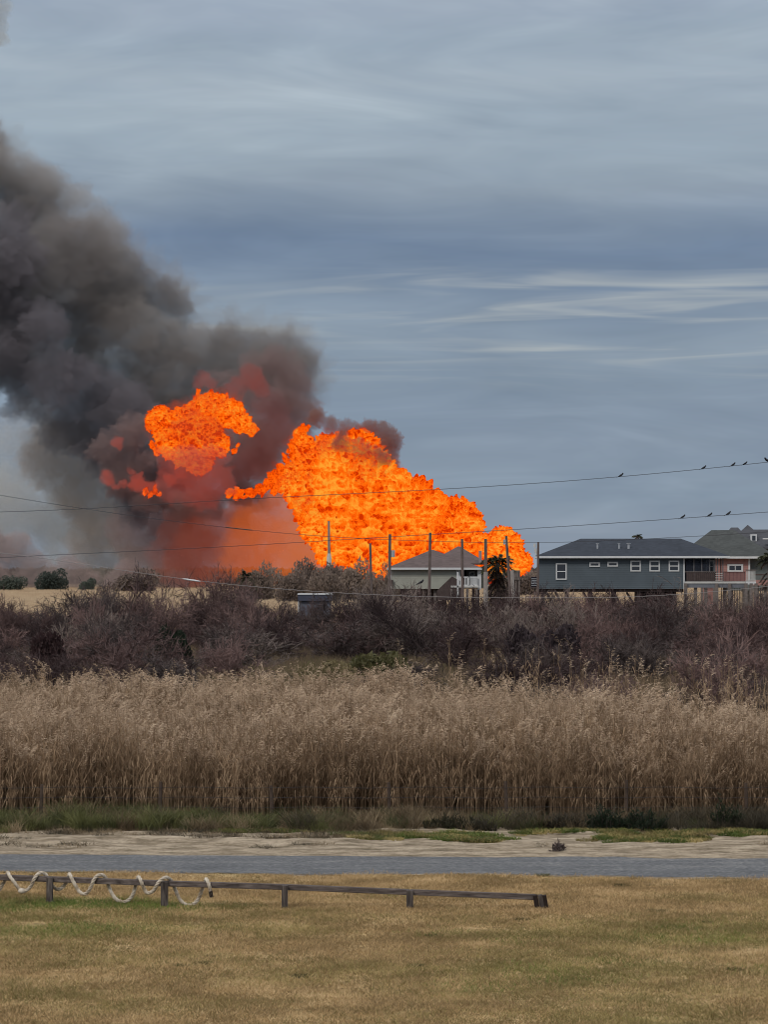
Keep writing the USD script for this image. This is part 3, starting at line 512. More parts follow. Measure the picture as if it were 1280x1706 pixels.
# ------------------------------------------------------------------ buildings
def lap_mat(name, col, var=0.12): return simple(name, lin(*col), 0.75, 0.25, var, 0.8, 0.004, 30)
white_t = simple('white_trim', lin(186, 186, 186), 0.6, 0.3, 0.08, 2.0); pale_t = simple('weathered_white', lin(176, 174, 170), 0.7, 0.3, 0.15, 2.0)
wood_g = simple('weathered_wood', lin(104, 96, 92), 0.9, 0.15, 0.3, 3.0, 0.004, 40); wood_d = simple('dark_wood', lin(72, 62, 60), 0.9, 0.15, 0.3, 3.0); wood_r = simple('reddish_deck_wood', lin(104, 76, 74), 0.85, 0.2, 0.25, 2.0)
dark_in = simple('dark_opening', lin(38, 36, 42), 0.9, 0.1, 0.2, 1.0); steel = simple('galvanised_metal', lin(150, 152, 156), 0.45, 0.5, 0.1, 3.0)
glass = usdkit.material(stage, '/World/Looks/window_glass', {'p': ('principled_bsdf', {'base_color': lin(42, 46, 52), 'roughness': 0.08, 'specular_ior_level': 0.6})}, [], surface='p.BSDF')
def shingle(name, col):
    c = np.array(lin(*col))
    return usdkit.material(stage, '/World/Looks/' + name, {'g': ('geometry', {}), 'm': ('mapping', {'scale': (3.0, 6.0, 6.0)}), 'v': ('white_noise_texture', {}), 'fl': ('vector_math', {'math_type': 'floor'}), 'n': ('noise_texture', {'scale': 0.7, 'detail': 4.0}),
        'a': ('math', {'math_type': 'multiply_add', 'value2': 0.35}), 'k': ('math', {'math_type': 'multiply', 'value2': 0.65}), 'r': ('rgb_ramp', {'ramp': [(0.15, tuple(c * 0.72)), (0.5, tuple(c)), (0.9, tuple(c * 1.35))]}), 'p': ('principled_bsdf', {'roughness': 0.92, 'specular_ior_level': 0.2})},
        [('g.position', 'm.vector'), ('m.vector', 'fl.vector1'), ('fl.vector', 'v.vector'), ('g.position', 'n.vector'), ('n.fac', 'k.value1'), ('v.value', 'a.value1'), ('k.value', 'a.value3'), ('a.value', 'r.fac'), ('r.color', 'p.base_color')], surface='p.BSDF')
def lap_wall(mb, x0, x1, z0, z1, y, step=0.17):
    n = max(1, int(round((z1 - z0) / step))); s = (z1 - z0) / n
    for i in range(n):
        a, b = z0 + i * s, z0 + (i + 1) * s
        mb.add([(x0, y - 0.022, a), (x1, y - 0.022, a), (x1, y, b), (x0, y, b), (x0, y, a), (x1, y, a)], [[0, 1, 2], [0, 2, 3], [0, 4, 5], [0, 5, 1]])
def hip(x0, x1, y0, y1, z0, xr0, xr1, z1, th=0.16, yr=None):
    ym = (y0 + y1) / 2 if yr is None else yr; mb = MB()
    P = [(x0, y0, z0), (x1, y0, z0), (x1, y1, z0), (x0, y1, z0), (xr0, ym, z1), (xr1, ym, z1)]
    Q = [(a, b, c - th) for a, b, c in P[:4]]
    mb.add(P + Q, [[0, 1, 5], [0, 5, 4], [1, 2, 5], [2, 3, 4], [2, 4, 5], [3, 0, 4], [6, 1, 0], [6, 7, 1], [7, 2, 1], [7, 8, 2], [8, 3, 2], [8, 9, 3], [9, 0, 3], [9, 6, 0], [7, 6, 9], [7, 9, 8]]); return mb
def window(par, x0, x1, z0, z1, y, rows=2, cols=1, f=0.12, frame=None, name='window'):
    frame = frame or white_t; m = MB()
    m.b2((x0, y - .06, z0), (x0 + f, y + .02, z1)); m.b2((x1 - f, y - .06, z0), (x1, y + .02, z1)); m.b2((x0 + f, y - .06, z1 - f), (x1 - f, y + .02, z1)); m.b2((x0 + f, y - .06, z0), (x1 - f, y + .02, z0 + f))
    w = m.build(name, frame, par)
    mm = MB()
    for k in range(1, rows): zz_ = z0 + (z1 - z0) * k / rows; mm.b2((x0 + f, y - .045, zz_ - .045), (x1 - f, y + .01, zz_ + .045))
    for k in range(1, cols): xx_ = x0 + (x1 - x0) * k / cols; mm.b2((xx_ - .04, y - .044, z0 + f), (xx_ + .04, y + .011, z1 - f))
    if mm.n: mm.build('muntin', frame, w)
    for k in range(rows):
        a, b = z0 + (z1 - z0) * k / rows, z0 + (z1 - z0) * (k + 1) / rows
        obj('pane', MB().b2((x0 + f * .9, y - .028, a + .03), (x1 - f * .9, y - .016, b - .03)).arr(), glass, w)
def posts(par, name, mat, pts, w, z0, z1, lean=0):
    for (x, y) in pts: obj(name, MB().beam((x, y, z0), (x + lean, y, z1), w, w).arr(), mat, par)

# grey house on stilts
HY = 250.0; S = F / HY
hx = lambda px: (px - 895) / S; hz = lambda py: EYE + (HZ - py) / S
gh = thing('stilt_house', 'slate grey wooden house on stilts with dark hip roof and screened porch', 'house', (gx(895, HY), HY, 0), -math.atan2(gx(895, HY), HY) - 0.008)
wall_m = lap_mat('slate_siding', (78, 86, 92)); D = 9.0; zf, ze = hz(981), hz(929); xe = hx(1140)
m = MB(); lap_wall(m, 0.13, xe - 0.13, zf, ze, 0.0); m.b2((0.0, 0.01, zf), (xe, D, ze)); m.build('wall', wall_m, gh)
obj('corner_trim', MB().b2((0, -.035, zf - .02), (.13, .009, ze)).arr(), white_t, gh); obj('corner_trim', MB().b2((xe - .13, -.035, zf - .02), (xe, .009, ze)).arr(), white_t, gh)
roof_m = shingle('charcoal_shingles', (50, 54, 62)); xl, xrr = hx(891.5), hx(1214)
rf = hip(xl, xrr, -.55, D + .55, ze + .14, hx(968), hx(1137), hz(896.5), .05).build('roof', roof_m, gh)
for (px, py, w_) in [(996, 914, .10), (1032, 912, .09), (1048, 910, .16)]:
    yy = 1.6; zz_ = ze + .14 + (hz(896.5) - ze) * (yy + .55) / (D / 2 + .55); v = MB().tube([(hx(px), yy, zz_ - .1), (hx(px), yy, zz_ + .40)], w_ / 2 + .03, 8)
    v.tube([(hx(px), yy, zz_ + .40), (hx(px), yy, zz_ + .46)], w_ + .04, 8); v.build('vent_pipe', steel, rf)
m = MB(); m.b2((xl, -.60, ze - .05), (xrr, -.53, ze + .145)); m.b2((xl, -.53, ze - .05), (xl + .06, D + .55, ze + .145)); m.b2((xrr - .06, -.53, ze - .05), (xrr, D + .55, ze + .145)); m.build('fascia', white_t, gh)
obj('soffit', MB().b2((xl + .07, -.52, ze - .02), (xrr - .07, D + .5, ze + .05)).arr(), pale_t, gh)
window(gh, hx(926.5), hx(944.5), hz(966), hz(938), -.022); window(gh, hx(982), hx(999.5), hz(944.5), hz(936.5), -.022, 1); window(gh, hx(1012), hx(1029.5), hz(944), hz(936), -.022, 1)
for a in (1050, 1081.5, 1113.5): window(gh, hx(a), hx(a + 17.5), hz(952), hz(934), -.022)
xp1, xd1, xd2 = hx(1193), hx(1240), hx(1257)          # porch end, deck end, landing end
zfl = hz(969)
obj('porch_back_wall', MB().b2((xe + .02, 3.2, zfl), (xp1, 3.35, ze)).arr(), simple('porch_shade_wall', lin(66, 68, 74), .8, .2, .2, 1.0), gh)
obj('porch_door', MB().b2((xe + 1.0, 3.12, zfl), (xe + 1.9, 3.19, zfl + 2.05)).arr(), dark_in, gh); window(gh, xe + 2.1, xe + 2.9, zfl + .8, zfl + 2.0, 3.15, 2)
obj('porch_floor', MB().b2((xe + .01, .0, zfl - .12), (xp1 + .1, D - 1, zfl)).arr(), wood_g, gh)
screen = usdkit.material(stage, '/World/Looks/insect_screen', {'t': ('transparent_bsdf', {'color': (1, 1, 1)}), 'd': ('diffuse_bsdf', {'color': lin(40, 42, 48)}), 'm': ('mix_closure', {'fac': 0.55})}, [('t.BSDF', 'm.closure1'), ('d.BSDF', 'm.closure2')], surface='m.closure')
for k in range(4):
    a, b = xe + .12 + k * .72, xe + .12 + k * .72 + .70
    if b < xp1: obj('screen_panel', MB().b2((a, .03, zfl + .9), (b, .045, ze - .05)).arr(), screen, gh)
posts(gh, 'porch_post', simple('porch_post_wood', lin(92, 90, 92), .8, .2, .2, 3.0), [(xe + .12 + k * .72, .04) for k in range(1, 5)] + [(hx(1190), .04), (hx(1203), .04), (hx(1203), 3.2)], .10, zfl, ze)
for k in range(15):
    a = xe + .16 + k * (xp1 - xe - .2) / 15; obj('porch_board', MB().b2((a, -.02, zfl + .02), (a + (xp1 - xe - .2) / 15 - .02, .02, zfl + .88)).arr(), wood_d, gh)
obj('porch_rail', MB().b2((xe + .05, -.05, zfl + .88), (xp1, .05, zfl + .95)).arr(), wood_g, gh)
obj('deck_floor', MB().b2((xp1 + .1, -.02, zfl - .12), (xd1, 4.0, zfl)).arr(), wood_g, gh)
obj('deck_rim', MB().b2((xe + .02, -.09, zfl - .16), (xd1, -.03, zfl + .02)).arr(), pale_t, gh)
obj('deck_beam', MB().b2((xe + .02, -.02, hz(979)), (xd1, .2, zfl - .16)).arr(), simple('grey_beam', lin(104, 106, 112), .8, .2, .15, 2.0), gh)
for k in range(4): obj('step', MB().b2((hx(1190.5), -.05 + .0 * k, zfl + .12 + k * .21), (hx(1202.5), .12, zfl + .17 + k * .21)).arr(), pale_t, gh)
nb = 16
for k in range(nb):
    a = hx(1204) + k * (xd1 - hx(1204)) / nb; obj('railing_board', MB().b2((a, -.06, zfl + .04), (a + (xd1 - hx(1204)) / nb - .03, -.03, zfl + .86)).arr(), wood_r, gh)
obj('railing_cap', MB().b2((hx(1204), -.10, zfl + .86), (xd1, .04, zfl + .92)).arr(), wood_r, gh)
obj('landing_floor', MB().b2((xd1 + .02, -.5, hz(973.5)), (xd2, 1.2, hz(968.5))).arr(), white_t, gh)
for k in range(8):
    a = xd1 + .1 + k * (xd2 - xd1 - .2) / 7; obj('baluster', MB().b2((a - .03, -.46, hz(968)), (a + .03, -.40, hz(950.5))).arr(), pale_t, gh)
obj('landing_rail', MB().b2((xd1, -.52, hz(950.5)), (xd2 + .02, -.36, hz(949))).arr(), wood_g, gh); obj('landing_rail', MB().b2((xd1, -.50, hz(967)), (xd2, -.38, hz(965.8))).arr(), pale_t, gh)
posts(gh, 'stilt', wood_g, [(hx(1141.5), -.1), (hx(1158), .3), (hx(1175), .3), (hx(1192.5), -.2), (hx(1207), .6), (hx(1214), -.1), (hx(1240.5), -.4), (hx(1249), -.4), (hx(1257), -.4)], .30, -.1, zfl - .14)
posts(gh, 'stilt', wood_d, [(x_, y_) for x_ in np.linspace(.5, xe - 2, 6) for y_ in (.6, 4.6, 8.4)], .32, -.1, zf)
obj('floor_beam', MB().b2((.1, .35, zf - .28), (xe - .1, .6, zf - .003)).arr(), wood_d, gh); obj('floor_beam', MB().b2((.1, 8.2, zf - .28), (xe - .1, 8.5, zf - .003)).arr(), wood_d, gh)
for a in (910, 925, 972, 1022, 1044): 
    obj('cross_brace', MB().beam((hx(a), .62, zf - .3), (hx(a) + 1.3, .62, 1.6), .08, .2).arr(), wood_d, gh)
for k in range(22): obj('lattice_slat', MB().b2((hx(1203) + k * .15, 2.6, .3), (hx(1203) + k * .15 + .07, 2.64, zfl - .5)).arr(), wood_g, gh)
obj('storage_room', MB().b2((hx(1062), 3.0, 0), (hx(1128), 7.5, zf - .3)).arr(), dark_in, gh)
ac = thing('air_conditioner', 'dark condenser unit on a bracket shelf left of the grey house', 'air conditioner', (gx(890, HY), HY + .5, hz(980)))
obj('casing', chamfer_box((.55, .75, .95), .03).apply_translation((.02, 0, .6)), dark_in, ac); obj('shelf', MB().b2((-.30, -.45, 0), (.40, .45, .12)).arr(), wood_d, ac); obj('support_post', MB().b2((.06, -.1, -hz(980) - .1), (.18, .02, 0)).arr(), wood_g, ac)
for k in range(5): obj('grille_slat', MB().b2((-.24, -.395, .25 + k * .15), (.28, -.378, .31 + k * .15)).arr(), steel, ac)

# beige house with grey brown roofs
BY = 262.0; SB = F / BY; bx = lambda px: (px - 650) / SB; bz = lambda py: EYE + (HZ - py) / SB
bh = thing('beige_house', 'beige raised house with brown hip roofs and white porch railing', 'house', (gx(650, BY), BY, 0))
beige = lap_mat('beige_siding', (146, 146, 136)); zf, ze = bz(981), bz(947.5); x1 = bx(763)
m = MB(); lap_wall(m, .15, x1 - .13, zf, ze, 0, .2); m.b2((0, .01, zf), (x1, 8, ze)); m.build('wall', beige, bh)
for a in (0, x1 - .13): obj('corner_trim', MB().b2((a, -.04, zf), (a + .15, .008, ze)).arr(), white_t, bh)
brown_s = shingle('brown_grey_shingles', (88, 76, 74))
hip(bx(645), bx(803), -.5, 8.5, ze + .1, bx(720), bx(724), bz(915.5), .05).build('roof', brown_s, bh)
m = MB(); m.b2((bx(645), -.56, ze - .1), (bx(803), -.49, ze + .105)); m.b2((bx(803) - .06, -.49, ze - .1), (bx(803), 8.5, ze + .105)); m.build('fascia', white_t, bh)
obj('back_wall', MB().b2((bx(735), 8.1, zf), (bx(812), 14, ze + .2)).arr(), beige, bh)
hip(bx(715), bx(817), 5.5, 15.5, bz(938), bx(768), bx(771), bz(908.5), .12).build('roof', brown_s, bh, label='second brown hip roof standing behind the front one')
obj('chimney', MB().b2((bx(801.5), 5.0, bz(938)), (bx(806), 6.0, bz(917))).arr(), simple('mauve_chimney', lin(140, 124, 122), .8, .2, .2, 2), bh)
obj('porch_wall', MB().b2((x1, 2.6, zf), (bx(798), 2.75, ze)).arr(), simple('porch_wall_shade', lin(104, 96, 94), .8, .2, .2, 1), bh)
obj('porch_door', MB().b2((bx(772), 2.5, bz(975)), (bx(779), 2.58, bz(951))).arr(), dark_in, bh); window(bh, bx(783), bx(793), bz(966), bz(952), 2.55, 2)
obj('porch_column', MB().b2((bx(796), -.1, bz(982)), (bx(802), 2.6, ze - .02)).arr(), white_t, bh)
obj('porch_post', MB().b2((bx(764), -.02, bz(975)), (bx(767), .15, ze)).arr(), white_t, bh)
obj('deck', MB().b2((bx(751), -1.6, bz(978.5)), (bx(797), 2.5, bz(975.5))).arr(), pale_t, bh)
obj('railing_post', MB().b2((bx(761), -1.6, bz(996)), (bx(763.5), -1.45, bz(953))).arr(), white_t, bh)
for a, b, y_ in ((763.5, 780, -1.55), (783, 796, -.35)):
    for zt in (961.5, 975): obj('railing_rail', MB().b2((bx(a), y_ - .03, bz(zt) - .06), (bx(b), y_ + .05, bz(zt) + .06)).arr(), white_t, bh)
    for k in range(7): q = bx(a) + (k + .5) * (bx(b) - bx(a)) / 7; obj('baluster', MB().b2((q - .035, y_ - .02, bz(975)), (q + .035, y_ + .04, bz(962))).arr(), white_t, bh)
obj('railing_post', MB().b2((bx(779), -1.58, bz(975)), (bx(781), -1.46, bz(961))).arr(), white_t, bh)
st = MB(); a0, a1 = (bx(753), bz(962)), (bx(728), bz(984))
for y_ in (-1.5, -.4):
    st.add([(a0[0], y_, a0[1] + .1), (a1[0], y_, a1[1]), (a1[0], y_, a1[1] - .9), (a0[0] + .9, y_, a1[1] - .9), (a0[0] + .9, y_, a0[1] - .4), (a0[0], y_ + .06, a0[1] + .1), (a1[0], y_ + .06, a1[1]), (a1[0], y_ + .06, a1[1] - .9), (a0[0] + .9, y_ + .06, a1[1] - .9), (a0[0] + .9, y_ + .06, a0[1] - .4)],
           [[0, 1, 2], [0, 2, 3], [0, 3, 4], [5, 7, 6], [5, 8, 7], [5, 9, 8], [0, 5, 6], [0, 6, 1], [4, 9, 5], [4, 5, 0]])
sp_ = st.build('stairs', wood_d, bh)
for k in range(9): u = k / 8; obj('tread', MB().b2((a0[0] + (a1[0] - a0[0]) * u - .16, -1.43, a0[1] + (a1[1] - a0[1]) * u - .55), (a0[0] + (a1[0] - a0[0]) * u + .16, -.41, a0[1] + (a1[1] - a0[1]) * u - .48)).arr(), wood_g, sp_)
posts(bh, 'stilt', wood_g, [(bx(p), y_) for p in (655, 690, 725, 757) for y_ in (.5, 7)] + [(bx(752), -1.5), (bx(778), -1.5), (bx(793), -1.4), (bx(789), .4), (bx(797), .4)], .26, -.1, zf)
obj('under_room', MB().b2((bx(668), 2, 0), (bx(745), 7, zf - .02)).arr(), simple('under_room_wall', lin(84, 74, 72), .9, .1, .25, .8), bh)
obj('meter_box', MB().b2((bx(651.5), -.35, bz(976)), (bx(655), -.04, bz(966))).arr(), wood_d, bh)

# raised deck behind the palm, right of the beige house
DY = 268.0; dx = lambda px: (px - 850) / F * DY; dz = lambda py: EYE + (HZ - py) / F * DY
dk = thing('raised_deck', 'weathered grey timber deck on tall posts right of the palm', 'deck', (gx(850, DY), DY, 0))
obj('floor', MB().b2((dx(840), 0, dz(966)), (dx(866), 4, dz(962))).arr(), wood_g, dk); obj('rail', MB().b2((dx(847), 0, dz(952.5)), (dx(866), .1, dz(951))).arr(), wood_g, dk)
posts(dk, 'post', wood_g, [(dx(p), y_) for p in (842, 848.5, 854, 860, 865.5) for y_ in (.15, 3.8)], .17, -.1, dz(950))
for k in range(9): obj('rail_board', MB().b2((dx(848) + k * .11, -.03, dz(962)), (dx(848) + k * .11 + .09, -.005, dz(953))).arr(), wood_g, dk)

# pink house with a green grey hip roof
QY = 285.0; qx = lambda px: (px - 1170) / F * QY; qz = lambda py: EYE + (HZ - py) / F * QY
qh = thing('pink_house', 'salmon pink stilt house with green grey hip roof behind the grey house', 'house', (gx(1170, QY), QY, 0), -.115)
pink = lap_mat('pink_siding', (146, 108, 102)); sage = lap_mat('sage_siding', (94, 100, 98)); green_s = shingle('green_grey_shingles', (66, 68, 67))
zf, ze = qz(968), qz(929)
m = MB(); lap_wall(m, 0, qx(1248), zf, ze, 0, .2); m.b2((0, .01, zf), (qx(1248), 9, ze)); m.build('wall', pink, qh)
obj('side_wall', MB().b2((qx(1249.5), .6, zf), (qx(1290), 9, ze)).arr(), sage, qh); obj('corner_trim', MB().b2((qx(1246.5), -.05, zf), (qx(1249.5), .3, ze)).arr(), white_t, qh)
hip(qx(1128), qx(1294), -.7, 9.7, ze + .12, qx(1186), qx(1224), qz(882), .05).build('roof', green_s, qh)
obj('fascia', MB().b2((qx(1128), -.76, ze - .1), (qx(1266), -.69, ze + .125)).arr(), white_t, qh)
window(qh, qx(1212), qx(1238), qz(953), qz(939.5), -.022, 1, 2, .2)
obj('lower_room', MB().b2((qx(1169), .8, .8), (qx(1189), 6, qz(976))).arr(), pink, qh); obj('lower_trim', MB().b2((qx(1168), .7, .6), (qx(1190), .9, .8)).arr(), pale_t, qh)
obj('balcony', MB().b2((qx(1250), -1.6, qz(975)), (qx(1300), .5, qz(966))).arr(), pink, qh); obj('balcony_rail', MB().b2((qx(1250), -1.6, qz(958.5)), (qx(1300), -1.5, qz(956))).arr(), wood_d, qh)
posts(qh, 'stilt', wood_g, [(qx(p), y_) for p in (1170, 1190, 1215, 1240, 1262, 1275, 1288) for y_ in (-.8, 4)], .25, -.1, zf)
for k in range(16): obj('lattice_slat', MB().b2((qx(1256) + k * .2, -1.0, .4), (qx(1256) + k * .2 + .09, -.96, qz(978))).arr(), wood_g, qh)

# large grey roofed house behind it, cut by the right picture edge
RY = 310.0; rx_ = lambda px: (px - 1210) / F * RY; rz_ = lambda py: EYE + (HZ - py) / F * RY
rh = thing('large_roof_house', 'large house with grey roofs and a small dormer behind the pink house', 'house', (gx(1210, RY), RY, 0), -.1)
grey_s = shingle('slate_grey_shingles', (66, 66, 70)); ze = rz_(912)
obj('wall', MB().b2((rx_(1216), 1, 3.5), (rx_(1360), 14, ze)).arr(), sage, rh)
posts(rh, 'stilt', wood_g, [(rx_(p), y_) for p in (1220, 1250, 1290, 1340) for y_ in (1.3, 8)], .3, -.1, 3.6)
hip(rx_(1198), rx_(1375), 0, 15, ze, rx_(1246), rx_(1330), rz_(880.5), .2).build('roof', grey_s, rh)
hip(rx_(1212), rx_(1244), 6, 13, rz_(890), rx_(1222), rx_(1234), rz_(876.5), .15).build('roof', grey_s, rh, label='small truncated hip roof at the left end')
hip(rx_(1236), rx_(1266), 7.6, 13.2, rz_(886), rx_(1250.6), rx_(1251.4), rz_(872), .15).build('roof', grey_s, rh, label='small pointed pyramid roof')
dm = MB(); dm.b2((rx_(1252), 2.6, rz_(902)), (rx_(1262.5), 6, rz_(889.5))); dmo = dm.build('dormer', white_t, rh); obj('pane', MB().b2((rx_(1254.5), 2.55, rz_(900)), (rx_(1260), 2.62, rz_(892))).arr(), glass, dmo)
obj('gutter', MB().b2((rx_(1271), -.2, rz_(898.5)), (rx_(1330), .8, rz_(896.5))).arr(), white_t, rh)

# small shed in the thicket
SY = 205.0; sx = lambda px: (px - 525) / F * SY; sz = lambda py: EYE + (HZ - py) / F * SY
sh = thing('garden_shed', 'small blue grey shed with white roof edge among bare shrubs', 'shed', (gx(525, SY), SY, 0))
blue = simple('shed_blue', lin(62, 64, 78), .7, .3, .15, 1.5)
obj('wall', MB().b2((sx(498.5), 0, 0), (sx(551), 2.2, sz(1001))).arr(), simple('shed_wall_paint', lin(92, 94, 104), .8, .2, .15, 1.0, .004, 20), sh)
obj('roof', MB().b2((sx(496.5), -.22, sz(1001) + .002), (sx(553), 2.4, sz(991))).arr(), blue, sh); obj('roof_edge', MB().b2((sx(496), -.26, sz(991) + .002), (sx(553.5), 2.45, sz(988.6))).arr(), white_t, sh); obj('corner_post', MB().b2((sx(496.5), -.12, 0), (sx(498.5), -.005, sz(1001))).arr(), white_t, sh)
obj('door', MB().b2((sx(512), -.04, .05), (sx(530), -.003, 2.0)).arr(), blue, sh)

# ------------------------------------------------------------------ poles, stack, wires, birds
pole_m = simple('pole_wood', lin(96, 84, 80), .9, .15, .25, 2.0, .01, 12)
def pole(px, ytop, pxb, Y, w, label, name='utility_pole', group=None):
    b, t_ = np.array([gx(pxb, Y), Y, -.1]), at(px, ytop, Y); p = thing(name, label, 'pole', (b[0], Y, 0), group=group); o = np.array([b[0], Y, 0]); r0 = w / F * Y / 2
    obj('shaft', MB().tube(np.linspace(b - o, t_ - o, 5), np.linspace(r0 * 1.15, r0 * .85, 5), 8).arr(), pole_m, p, 40); return p
pole(617, 905, 621, 240, 4.2, 'short slim wooden pole left of the beige house')
p = pole(650, 890, 648, 238, 5.2, 'wooden pole with small transformer at the left corner of the beige house')
o = at(655, 928, 238) - np.array([gx(648, 238), 238, 0]); obj('transformer', MB().tube([o, o + [0, 0, .6]], .17, 10).arr(), steel, p); obj('bracket', MB().beam(o + [-.45, 0, .4], o + [0, 0, .4], .06, .06).arr(), wood_d, p)
pole(717, 887.5, 714.5, 238, 5.0, 'wooden pole crossing the front roof of the beige house')
pole(770, 898, 772, 238, 5.0, 'wooden pole in front of the beige house porch')
p = pole(809.5, 898, 809.5, 236, 5.6, 'pole with lower half coloured as lit, between beige house and palm')
obj('sleeve', MB().tube([(0, 0, 1.0), (0, 0, 5.6)], .185, 8).arr(), simple('pale_pole_wood', lin(140, 132, 126), .85, .2, .2, 3), p)  # added tube of paler wood, paints the lower half as lit
p = pole(843.5, 893, 856, 236, 5.0, 'leaning wooden pole with small boxes right of the palm')
for (a, b, mm) in ((848, 930, wood_d), (841, 903, steel)): o = at(a, b, 236) - np.array([gx(856, 236), 236, 0]); obj('equipment_box', MB().box(o, (.22, .22, .42)).arr(), mm, p)
o = at(853, 950, 236) - np.array([gx(856, 236), 236, 0]); obj('sleeve', MB().tube([o, (0.02, 0, 1.6)], .17, 8).arr(), simple('pale_pole_wood_grey', lin(140, 132, 126), .85, .2, .2, 3), p)  # same added paler tube, lit tone painted on the lower shaft
p = pole(897, 903, 896, 246, 4.2, 'service pole with insulators at the left end of the grey house')
for (a, b) in ((891, 912), (892.5, 920), (893.5, 924)): o = at(a, b, 246) - np.array([gx(896, 246), 246, 0]); obj('insulator', MB().tube([o, o + [0, 0, .35]], .10, 8).arr(), pale_t, p)
o = at(893, 926, 246) - np.array([gx(896, 246), 246, 0]); obj('bracket', MB().beam(o, o + [.3, 0, 0], .06, .08).arr(), wood_d, p)
VY = 460.0; vt = thing('vent_stack', 'slim grey vent mast with pale thick lower tube before the fire', 'mast', (gx(548.5, VY), VY, 0)); vz = lambda py: EYE + (HZ - py) / F * VY
obj('base_tube', MB().tube([(0, 0, 0), (0, 0, vz(930)), (0, 0, vz(922))], [.42, .40, .26], 12).arr(), pale_t, vt, 40); obj('mast', MB().tube([(0, 0, vz(922)), (-.05, 0, vz(868))], [.26, .18], 10).arr(), simple('dull_mast', lin(128, 112, 104), .7, .3, .15, 2), vt, 40)

wire_m = simple('black_cable', lin(52, 50, 54), .6, .3, .1, 5); wire_w = simple('pale_cable', lin(132, 126, 124), .6, .3, .1, 5)
def spline(P, n):
    from scipy.interpolate import CubicSpline
    P = np.asarray(P, float); s = np.r_[0, np.cumsum(np.linalg.norm(np.diff(P, axis=0), axis=1))]; return CubicSpline(s, P)(np.linspace(0, s[-1], n))
def wire(pts, Y0, Y1, rad, label, mat=wire_m, n=60):
    P = spline([at(x, y, Y0 + (Y1 - Y0) * (x + 160) / 1600) for x, y in pts], n); t_ = obj('overhead_wire', MB().tube(P, rad, 5).arr(), mat, None, True, label=label, cat='wire'); return P
W1 = wire([(-160, 856), (0, 853), (150, 847), (400, 832), (700, 817), (1000, 797), (1280, 770), (1440, 752)], 125, 112, .0115, 'upper dark wire with five birds, crossing in front of the fire')
W2 = wire([(-160, 941), (80, 925), (230, 918), (440, 907), (640, 895), (860, 882), (1280, 853), (1440, 841)], 125, 112, .0115, 'second dark wire with three birds, just above the grey roof')
W3 = wire([(-160, 798), (0, 825), (170, 852), (390, 880), (520, 892), (700, 901), (900, 904), (1050, 899), (1280, 886), (1440, 874)], 150, 138, .012, 'dark wire sagging from upper left down behind the poles')
W4 = wire([(-160, 912), (70, 930), (310, 965), (420, 977), (553, 987), (680, 993), (890, 996), (1100, 992), (1280, 977), (1440, 962)], 112, 104, .0105, 'pale lowest cable running just above the thicket', wire_w)
P = spline([at(x, y, 112 - 8 * (x + 160) / 1600) for x, y in [(304, 964.2), (318, 966.3), (334, 968.5)]], 8); t_ = thing('cable_splice', 'short thick white splice sleeve on the lowest cable', 'cable sleeve', P[0]); obj('sleeve', MB().tube(P - P[0], [.014, .03, .036, .036, .036, .036, .03, .014], 8).arr(), white_t, t_, True)
P = spline([at(x, y, 150 - 12 * (x + 160) / 1600) for x, y in [(376, 878.4), (390, 880), (420, 883.2)]], 8); t_ = thing('cable_splice', 'dark thicker sleeve on the sagging wire before the glow', 'cable sleeve', P[0]); obj('sleeve', MB().tube(P - P[0], .028, 8).arr(), wire_m, t_, True)

bird_m = simple('bird_feathers', lin(22, 22, 28), .6, .3, .3, 20); beak_m = simple('bird_beak', lin(48, 44, 40), .5, .4, .1, 20)
def bird_mesh(L, pitch=0.5):
    import manifold3d as m3
    J = [((-.52, 0, -.20), .018), ((-.30, 0, -.06), .045), ((-.12, 0, .03), .105), ((.08, 0, .12), .135), ((.20, 0, .22), .105), ((.27, 0, .33), .085)]
    M = m3.Manifold()
    sph = lambda c, q: m3.Manifold.sphere(q, 20).translate([float(z) for z in c])
    for (a, ra), (b, rb) in zip(J[:-1], J[1:]): M += m3.Manifold.batch_hull([sph(a, ra), sph(b, rb)])
    tail = m3.Manifold.cube([.34, .10, .02], True).rotate([0, -28, 0]).translate([-.50, 0, -.17]); M += tail
    for s in (-1, 1): M += m3.Manifold.batch_hull([sph((.12, s * .11, .15), .05), sph((-.10, s * .12, .04), .045), sph((-.40, s * .05, -.10), .014)])
    M = M.refine_to_length(.035); mm = M.to_mesh(); t_ = trimesh.Trimesh(mm.vert_properties[:, :3], mm.tri_verts); trimesh.smoothing.filter_taubin(t_, iterations=8); t_.apply_scale(L); return t_
BM = bird_mesh(.31)
BEAK = trimesh.creation.cone(.03 * .27, .13 * .27, sections=8); BEAK.apply_transform(trimesh.transformations.rotation_matrix(math.pi / 2, [0, 1, 0])); BEAK.apply_translation((.34 * .27, 0, .33 * .27))
def bird(px, wirep, label, rot, k=1.0, loc=None):
    if loc is None:
        i = np.argmin(np.abs(CX + wirep[:, 0] / wirep[:, 1] * F - px)); j = i + (1 if CX + wirep[i, 0] / wirep[i, 1] * F < px else -1); a, b = wirep[i], wirep[j]
        pa, pb = (CX + q[0] / q[1] * F for q in (a, b)); loc = a + (b - a) * (px - pa) / (pb - pa)
    t_ = thing('perched_bird', label, 'bird', loc + np.array([0, 0, .035 * k]), rot, scale=k)
    obj('body', BM, bird_m, t_, True); obj('beak', BEAK, beak_m, t_)
    for s in (-1, 1): obj('leg', MB().tube([(.03 * .5, s * .016, .012), (.0, s * .016, -.030)], .004, 5).arr(), beak_m, t_)
